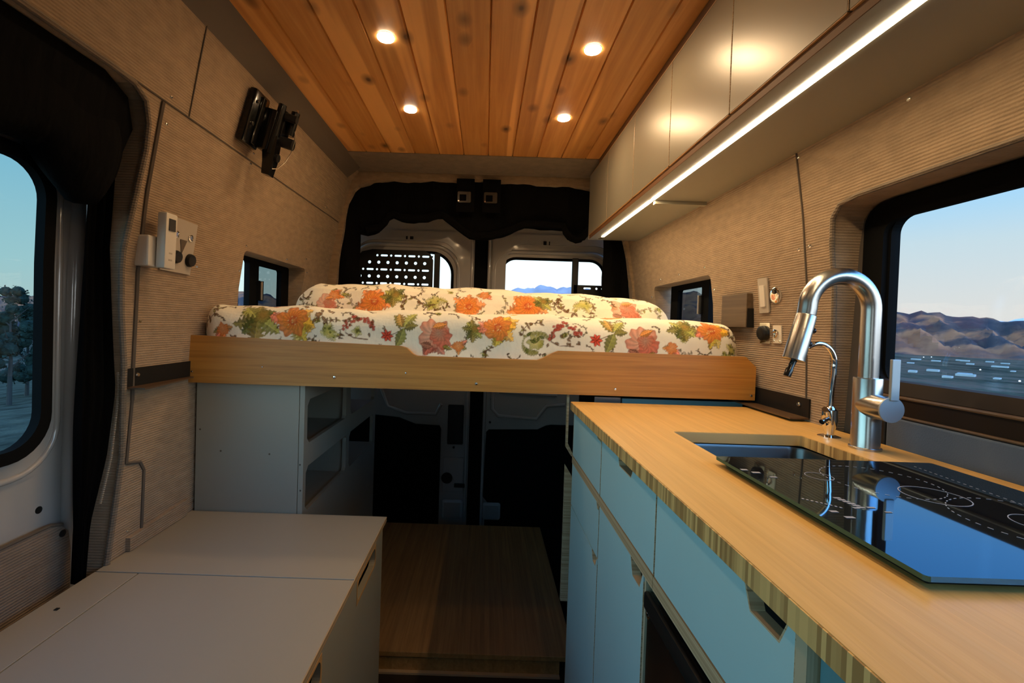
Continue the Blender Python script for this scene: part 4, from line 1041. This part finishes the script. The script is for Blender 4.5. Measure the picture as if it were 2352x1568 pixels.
# ------------------------------------------------------------------ downlights
def downlight(x, y, label):
    t = thing('downlight', label, 'light', (x, y, 1.95), 'round downlights in the wood ceiling')
    link('bezel', lathe((x, y, 1.9505), (0, 0, -1), [(.0262, 0), (.0255, .0012), (.0245, .0014), (.0240, .001)], 32), M['bezel'], t, True)
    link('lens', lathe((x, y, 1.9500), (0, 0, -1), [(.0235, 0), (.0235, .0045), (.016, .0062)], 32), M['lamp'], t, True)
    return t
dls = [(-.305, 1.302, 'round downlight on the left side of the ceiling, nearer the camera'), (-.306, 1.735, 'round downlight on the left side of the ceiling, nearer the rear doors'),
       (.285, 1.328, 'round downlight on the right side of the ceiling, nearer the camera'), (.277, 1.766, 'round downlight on the right side of the ceiling, nearer the rear doors')]
d0 = downlight(*dls[0])
for x, y, l in dls[1:]: copy_tree(d0, (x, y, 1.95), l)
WARM = (1.0, .66, .34)
def lamp(name, x, y, w):
    l = bpy.data.lights.new(name, 'AREA'); l.energy = w; l.color = WARM; l.shape = 'DISK'; l.size = .038
    o = bpy.data.objects.new(name, l); o.location = (x, y, 1.9430); C.objects.link(o)
P_DL = 1.85
for x, y, _ in dls: lamp('downlight_bulb', x, y, P_DL)
# unseen bulbs added over the front half of the van, assuming the rows repeat
for x, y in ((-.305, .86), (.285, .88), (-.305, .0), (.285, .0)): lamp('downlight_bulb', x, y, P_DL*.22)
def area(name, loc, rot, sx_, sy_, w, col):
    l = bpy.data.lights.new(name, 'AREA'); l.shape = 'RECTANGLE'; l.size = sx_; l.size_y = sy_; l.energy = w; l.color = col
    o = bpy.data.objects.new(name, l); o.location = loc; o.rotation_euler = rot; C.objects.link(o); return o
area('led_strip_light', (.567, 1.18, 1.597), (0, 0, 0), .011, 2.1, 4.5, (1, .70, .36))

# ------------------------------------------------------------------ things on the left wall
tv = thing('tv_bracket', 'black folded television wall bracket high on the left wall', 'bracket', (-.78, 1.49, 1.70))
tilt = math.atan2(.805-.74, .24)
def tvb(x0, x1, y0, y1, z0, z1, bev=.003):
    b = box(x0, x1, y0, y1, z0, z1, bev)
    b.transform(Matrix.Translation((-.765, 1.49, 1.78)) @ Matrix.Rotation(tilt, 4, 'Y') @ Matrix.Translation((0, 0, 0)))
    return b
link('wall_plate', tvb(-.004, .022, -.070, .020, -.085, .085, .008), M['black_gloss'], tv, True)
link('wall_plate_ridge', tvb(.022, .030, -.035, -.015, -.075, .075), M['black_gloss'], tv)
link('lower_arm', tvb(.020, .060, .000, .045, -.075, .060, .006), M['black_gloss'], tv, True)
link('upper_arm', tvb(.045, .075, .030, .085, -.020, .075, .006), M['black_gloss'], tv, True)
def tvc(p0, p1, r, n=16):
    Mx = Matrix.Translation((-.765, 1.49, 1.78)) @ Matrix.Rotation(tilt, 4, 'Y')
    b = cyl(p0, p1, r, n); b.transform(Mx); return b
link('pivot', tvc((.062, .018, -.080), (.062, .018, .085), .013), M['black_gloss'], tv, True)
link('pivot', tvc((.088, .060, .005), (.088, .060, .085), .014), M['black_gloss'], tv, True)
link('tilt_knob', tvc((.075, .040, -.025), (.118, .044, -.025), .018), M['black'], tv, True)
link('tilt_knob', tvc((.075, .030, .055), (.112, .034, .055), .013), M['black'], tv, True)
pv = [(.050, -.020), (.078, -.020), (.086, -.10), (.084, -.148), (.060, -.148), (.052, -.11), (.035, -.05)]
b = plate(pv, [], .034, lambda u, v, w: (u, .010+w, v)); b.transform(Matrix.Translation((-.765, 1.49, 1.78)) @ Matrix.Rotation(tilt, 4, 'Y'))
link('mounting_head', b, M['black_gloss'], tv)
link('head_lug', tvc((.082, .028, -.085), (.092, .028, -.085), .013), M['black'], tv, True)
cb = [(.112, .040, .020), (.118, .045, -.01), (.116, .048, -.05), (.108, .045, -.085), (.095, .035, -.115), (.082, .02, -.125)]
b = tube(cb, .0014, 8); b.transform(Matrix.Translation((-.765, 1.49, 1.78)) @ Matrix.Rotation(tilt, 4, 'Y'))
link('safety_cable', b, M['screw'], tv, True)
for p_ in [(.024, -.052, .05), (.024, -.05, -.02), (.095, .05, .088), (.050, .02, .06)]:
    link('bolt', tvc(p_, (p_[0]+.004, p_[1], p_[2]), .005, 10), M['screw'], tv, True)

cp = thing('control_panel', 'beige control plate with two chrome switches and two black sockets on the left wall', 'control panel', (-.86, 1.28, 1.27))
link('plate', plate([(1.212, 1.268), (1.335, 1.266), (1.336, 1.412), (1.214, 1.414)], [], .005, LW(.006)), M['grey_plastic'], cp)
def onleft(y, z, off, prof, m, name, parent, n=24):
    x, yy, zz = LW(off)(y, z, 0); return link(name, lathe((x, yy, zz), lwn(z), prof, n), m, parent, True)
for y in (1.252, 1.312): onleft(y, 1.369, .006, [(.0095, 0), (.0095, .003), (.007, .004), (.0065, .002)], M['chrome'], 'switch_button', cp)
onleft(1.263, 1.309, .006, [(.018, 0), (.018, .004), (.015, .010), (.012, .011)], M['black'], 'socket_cover', cp)
onleft(1.322, 1.307, .006, [(.019, 0), (.019, .004), (.016, .010), (.012, .011)], M['black'], 'socket_cover', cp)
link('pointer_mark', plate([(1.270, 1.359), (1.299, 1.359), (1.283, 1.318)], [], .0008, LW(.0075)), M['fabric_edge'], cp)
link('socket_catch', box(-.842, -.838, 1.322, 1.330, 1.288, 1.292), M['screw'], cp)
rh = thing('remote_holder', 'white plastic wall holder with a remote in it, left of the control plate', 'holder', (-.86, 1.15, 1.27))
link('holder_body', box(-.872, -.835, 1.130, 1.182, 1.268, 1.345, .004), M['white_plastic'], rh)
rm = thing('remote_control', 'white remote control with a small display standing in its wall holder', 'remote', (-.82, 1.18, 1.27))
b = box(-.833, -.809, 1.150, 1.192, 1.266, 1.407, .004); b.transform(Matrix.Translation((-.822, 1.17, 1.266)) @ Matrix.Rotation(.03, 4, 'Y') @ Matrix.Translation((.822, -1.17, -1.266)))
link('remote_body', b, M['white_plastic'], rm, True)
link('display', box(-.8085, -.8035, 1.159, 1.182, 1.362, 1.392), M['lcd'], rm)
for z in (1.345, 1.325, 1.305, 1.288): link('button', box(-.810, -.8075, 1.164, 1.176, z-.002, z+.002), M['grey_plastic'], rm)

# ------------------------------------------------------------------ things on the right wall
def onright(y, z, off, prof, m, name, parent, n=24):
    x, yy, zz = RW(off)(y, z, 0); return link(name, lathe((x, yy, zz), (-1, 0, -.1), prof, n), m, parent, True)
bx = thing('wall_speaker', 'small dark wooden box fixed to the right wall beside the bed', 'speaker box', (.81, 1.48, 1.165))
link('box_body', box(.797, .8225, 1.398, 1.545, 1.167, 1.272, .0015), M['walnut'], bx)
link('end_plate', box(.800, .8225, 1.3955, 1.3985, 1.167, 1.225), M['black'], bx)  # black plate over the lower half of the near end
sw = thing('light_switch', 'tall brushed switch plate with a long white rocker on the right wall', 'switch', (.81, 1.335, 1.21))
link('plate', plate(rr(1.313, 1.358, 1.210, 1.311, .003, 3), [], .004, RW(.006)), M['grey_plastic'], sw)
link('rocker', plate(rr(1.324, 1.346, 1.228, 1.290, .002, 3), [], .005, RW(.0105)), M['white_plastic'], sw)
rd_ = thing('round_socket', 'round chrome wall fitting right of the switch plate', 'socket', (.81, 1.288, 1.23))
onright(1.286, 1.258, .001, [(.024, 0), (.023, .004), (.018, .007), (.012, .0075)], M['chrome'], 'cover', rd_)
onright(1.280, 1.268, .006, [(.007, 0), (.006, .006)], M['black_gloss'], 'knob', rd_)
so = thing('power_socket', 'black round power socket on a dark square plate on the right wall', 'socket', (.82, 1.335, 1.12))
link('plate', plate(rr(1.312, 1.360, 1.121, 1.181, .003, 3), [], .003, RW(.004)), M['chrome'], so)
onright(1.342, 1.151, .004, [(.022, 0), (.021, .008), (.016, .012), (.010, .012)], M['black'], 'socket_cover', so)
so2 = thing('outlet_plate', 'small chrome outlet plate next to the black socket on the right wall', 'outlet', (.82, 1.28, 1.12))
link('plate', plate(rr(1.262, 1.298, 1.124, 1.174, .003, 3), [], .003, RW(.004)), M['bezel'], so2)
onright(1.284, 1.151, .004, [(.013, 0), (.012, .004), (.009, .005), (.008, .002)], M['chrome'], 'outlet_ring', so2)
for y, z in [(1.268, 1.130), (1.293, 1.130)]: onright(y, z, .004, [(.003, 0), (.002, .002)], M['screw'], 'screw', so2, 10)

# ------------------------------------------------------------------ outside
T = NT('desert_hills'); pp = T.add('BsdfPrincipled'); pp.inputs['Roughness'].default_value = 1; pp.inputs['Specular IOR Level'].default_value = 0
n1 = T.add('TexNoise'); n1.inputs['Scale'].default_value = 1; n1.inputs['Detail'].default_value = 6; T.ln(objcoord(T, (.0022, .0022, .006)), n1.inputs['Vector'])
r1 = ramp(T, n1.outputs[0], [(.34, (.040, .038, .045, 1)), (.46, (.075, .058, .062, 1)), (.52, (.40, .15, .08, 1)), (.60, (.27, .10, .06, 1)), (.68, (.09, .065, .065, 1))])
T.ln(r1.outputs[0], pp.inputs['Base Color']); T.ln(pp.outputs[0], T.out.inputs[0]); M['hills'] = T.m
M['snow'] = mat('snow_peaks', (.75, .66, .68, 1), 1, spec=0, noise=((.002, .002, .006), .1))
M['glow_rock'] = mat('dusk_glow_rock', (.42, .33, .36, 1), 1, spec=0, noise=((.003, .003, .006), .25))  # pale pink dusk glow put into the rock colour
T = NT('valley_ground'); pp = T.add('BsdfPrincipled'); pp.inputs['Roughness'].default_value = 1; pp.inputs['Specular IOR Level'].default_value = 0
n1 = T.add('TexNoise'); n1.inputs['Scale'].default_value = 1; n1.inputs['Detail'].default_value = 8; n1.inputs['Roughness'].default_value = .75; T.ln(objcoord(T, (.010, .005, .01), (0, 0, .8)), n1.inputs['Vector'])
r1 = ramp(T, n1.outputs[0], [(.38, (.035, .035, .028, 1)), (.47, (.075, .07, .05, 1)), (.54, (.14, .09, .07, 1)), (.62, (.08, .085, .06, 1)), (.70, (.24, .20, .17, 1))])
T.ln(r1.outputs[0], pp.inputs['Base Color']); T.ln(pp.outputs[0], T.out.inputs[0]); M['valley'] = T.m
M['ground'] = mat('scrub_ground', (.085, .072, .05, 1), 1, spec=0, noise=((.9, .9, .9), .5), bump=((3, 3, 3), 4, .15))
M['needles'] = mat('juniper_foliage', (.015, .028, .022, 1), 1, spec=.1, noise=((5, 5, 5), .5))
M['bark'] = mat('juniper_bark', (.03, .025, .02, 1), .9)
M['townwall'] = mat('pale_building_wall', (.34, .35, .35, 1), .9)
M['street'] = mat('street_lamp_glow', (1, 1, 1, 1), .5, emit=(.9, .95, 1, 1), estr=2.2)

def ridge(name, R_, elev, base, m, seed, a0, a1, rows=9, spread=.32, step=.4):
    rg = np.random.RandomState(seed); ph = rg.rand(8)*6
    bm = bmesh.new(); grid = []
    A = np.arange(a0, a1+.01, step)
    for j in range(rows+1):
        t = j/rows; row = []
        for az in A:
            e = np.interp(az, [p[0] for p in elev], [p[1] for p in elev])
            top = R_*math.tan(math.radians(e))
            top += R_*.0022*(math.sin(az*1.9+ph[0])+.6*math.sin(az*4.3+ph[1])+.35*math.sin(az*9.7+ph[2])+.2*math.sin(az*21+ph[3]))
            z = base+(top-base)*t**1.15
            z += (R_*.004)*math.sin(az*2.7+j*1.3+ph[4])*math.sin(t*PI)*1.6
            rr2 = R_*(1-spread*(1-t))*(1+.02*math.sin(az*1.3+j+ph[5])*math.sin(t*PI))
            row.append(bm.verts.new((rr2*math.sin(math.radians(az)), rr2*math.cos(math.radians(az)), 1.15+z)))
        grid.append(row)
    for j in range(rows):
        for i in range(len(A)-1): bm.faces.new((grid[j][i], grid[j][i+1], grid[j+1][i+1], grid[j+1][i]))
    # back slope
    back = [bm.verts.new((v.co.x*1.2, v.co.y*1.2, base)) for v in grid[-1]]
    for i in range(len(A)-1): bm.faces.new((grid[-1][i], grid[-1][i+1], back[i+1], back[i]))
    return struct(name, bm, m, True)
ridge('hills', 3200, [(-75, 1.5), (-40, 1.2), (-30, 2.2), (-27, 3.0), (-24, 2.0), (-15, 1.0), (-4, 1.2), (2, 1.3), (5, 1.5), (9, 1.8), (12, 2.4), (18, 4.4), (25, 4.4), (32, 3.4), (38, 2.6), (42, 2.45), (45, 2.25), (48, 1.75), (52, 1.75), (58, 1.5), (66, 1.3), (80, 1.4), (110, 1.0), (140, .8)], -58, M['hills'], 4, -80, 140)
ridge('mountain_ridge', 6500, [(-12, 1.0), (-3, 1.6), (1, 3.4), (4, 4.6), (7, 5.0), (10, 4.8), (12, 4.9), (16, 3.8), (22, 3.0), (30, 1.5)], -120, M['glow_rock'], 12, -12, 30)
ridge('snowy_peaks', 9000, [(38, 1.2), (46, 1.6), (50, 1.9), (54, 2.2), (57, 2.35), (62, 2.1), (70, 2.0), (80, 1.6)], -200, M['snow'], 9, 38, 80, 4)
# valley floor falls away on the right, scrub slope on the left
bm = bmesh.new(); g = []
for i in range(41):
    row = []
    xx = -9000+18000*i/40
    for j in range(41):
        row.append(bm.verts.new((xx, -6000+16000*j/40, -56)))
    g.append(row)
for i in range(40):
    for j in range(40): bm.faces.new((g[i][j], g[i+1][j], g[i+1][j+1], g[i][j+1]))
struct('valley_floor', bm, M['valley'])
bm = bmesh.new(); g = []
XSS = [-120, -60, -35, -22, -14, -9, -5, -2, 0, 2, 4, 6]
YSS = [-60, -30, -15, -6, -2, 1, 4, 8, 13, 20, 35, 60, 110]
for x in XSS:
    row = []
    for y in YSS:
        z = -.72+.10*math.sin(x*.8+y*.5)*(1 if abs(x) > 3 else 0)-.02*max(0, x)**2-.13*max(0, -x-3)
        row.append(bm.verts.new((x, y, z)))
    g.append(row)
for i in range(len(XSS)-1):
    for j in range(len(YSS)-1): bm.faces.new((g[i][j], g[i+1][j], g[i+1][j+1], g[i][j+1]))
struct('ground', bm, M['ground'], True)

def juniper(x, y, z, h, r, seed, label):
    rg = random.Random(seed)
    t = thing('juniper_tree', label, 'tree', (x, y, z), 'dark evergreens beyond the sliding door')
    b = tube([(x, y, z), (x+.05, y, z+h*.4), (x-.03, y+.04, z+h*.8)], [.10, .07, .03], 8)
    for k in range(6):
        a = rg.random()*6.28; hh = h*(.3+.5*rg.random())
        tube([(x, y, z+hh), (x+math.cos(a)*r*.6, y+math.sin(a)*r*.6, z+hh+h*.15)], [.035, .012], 6, b)
    link('trunk', b, M['bark'], t, True)
    b = bmesh.new()
    for k in range(26):
        a = rg.random()*6.28; f = rg.random()**.6; hh = h*(.25+.75*rg.random()); rr_ = r*f*(1.1-.5*hh/h)
        c = Vector((x+math.cos(a)*rr_, y+math.sin(a)*rr_, z+hh)); s_ = r*(.22+.22*rg.random())
        for q in range(60):
            d = Vector((rg.gauss(0, 1), rg.gauss(0, 1), rg.gauss(0, .8))).normalized()*s_*(.55+.5*rg.random())
            p0 = c+d; e = s_*.20
            v = [b.verts.new(p0+Vector((rg.uniform(-e, e), rg.uniform(-e, e), rg.uniform(-e, e)))) for _ in range(4)]
            for tri in ((0, 1, 2), (0, 2, 3), (0, 3, 1), (1, 3, 2)): b.faces.new([v[i_] for i_ in tri])
        bmesh.ops.create_icosphere(b, subdivisions=2, radius=s_*.75, matrix=Matrix.Translation(c))
    link('foliage', b, M['needles'], t)
JT = [(-21.6, 20.8, 5.2, 1.1, 1, 'tall round-topped dark evergreen beyond the sliding door glass'), (-24.6, 18.6, 4.6, 1.3, 2, 'broad dark evergreen left of the round-topped one'),
      (-19.6, 23.6, 4.6, 1.2, 3, 'dark evergreen at the rear edge of the sliding door glass'), (-25.5, 25.5, 4.9, 1.4, 4, 'dark evergreen standing behind the nearer evergreens')]
for x, y, h, r_, s_, lab in JT: juniper(x, y, -.80-.13*(-x-3), h, r_, s_, lab)

# small town in the valley: pale long roofs and a few lamps
def building(az, el, wd, ht, i):
    D = 57.5/math.tan(math.radians(-el)); x, y = D*math.sin(math.radians(az)), D*math.cos(math.radians(az))
    t = thing('building', 'pale low building in the valley town beyond the right window', 'building', (x, y, -56), 'pale low buildings in the valley')
    b = box(-wd/6, wd/6, -8, 8, 0, ht*.45); b.transform(Matrix.Translation((x, y, -56)) @ Matrix.Rotation(-math.radians(az+8), 4, 'Z')); link('walls', b, M['townwall'], t)
rg = random.Random(5)
for i, (az, el, wd, ht) in enumerate([(46.5, -3.0, 60, 7), (48.5, -2.2, 90, 9), (50.5, -2.3, 46, 8), (51.5, -3.2, 130, 7), (53.8, -2.5, 50, 8), (55, -3.3, 46, 9), (56.6, -2.2, 100, 8), (43.4, -1.95, 70, 8), (44.7, -2.0, 60, 8), (58.5, -2.9, 90, 8), (52.6, -2.0, 60, 8), (46.8, -2.1, 44, 8), (60.2, -3.1, 110, 7), (57.6, -3.4, 36, 8)]+[(rg.uniform(43, 60), rg.uniform(-3.5, -1.75), rg.uniform(20, 80), rg.uniform(5, 10)) for _ in range(26)]):
    building(az, el, wd*.8, ht*.8, i)
for i, (az, el) in enumerate([(43.9, -1.75), (44.4, -1.7), (51.8, -2.15), (49.6, -3.35), (52.4, -3.45), (57.0, -3.5), (57.4, -2.7), (47.4, -2.6)]):
    D = 55/math.tan(math.radians(-el)); x, y = D*math.sin(math.radians(az)), D*math.cos(math.radians(az))
    t = thing('street_lamp', 'tiny lit lamp among the buildings of the valley town', 'lamp', (x, y, -56), 'tiny street lamps in the valley')
    link('pole', tube([(x, y, -56), (x, y, -52)], .2, 6), M['bark'], t)
    link('lamp_head', lathe((x, y, -52), (0, 0, 1), [(.8, 0), (1.2, .6), (.8, 1.8)], 10), M['street'], t)

# ------------------------------------------------------------------ camera
cam = bpy.data.cameras.new('camera'); co = bpy.data.objects.new('camera', cam); C.objects.link(co); SC.camera = co
cam.sensor_fit = 'HORIZONTAL'; cam.sensor_width = 36; cam.lens = 1050/2352*36; cam.clip_start = .02; cam.clip_end = 30000
cam.shift_x = (1176-1113)/2352; cam.shift_y = -(784-763.3)/2352
pitch = math.radians(1.0); roll = math.radians(1.85)
fwd = Vector((0, math.cos(pitch), -math.sin(pitch))); up = Vector((0, math.sin(pitch), math.cos(pitch))); rt = Vector((1, 0, 0))
r2 = rt*math.cos(roll)+up*math.sin(roll); u2 = -rt*math.sin(roll)+up*math.cos(roll)
Rm = Matrix((r2, u2, -fwd)).transposed().to_4x4()
co.matrix_world = Matrix.Translation((0, 0, 1.15)) @ Rm
vs_ = SC.view_settings; vs_.view_transform = 'Standard'; vs_.look = 'None'; vs_.gamma = 1; vs_.exposure = 0; vs_.use_curve_mapping = False
SC.display_settings.display_device = 'sRGB'
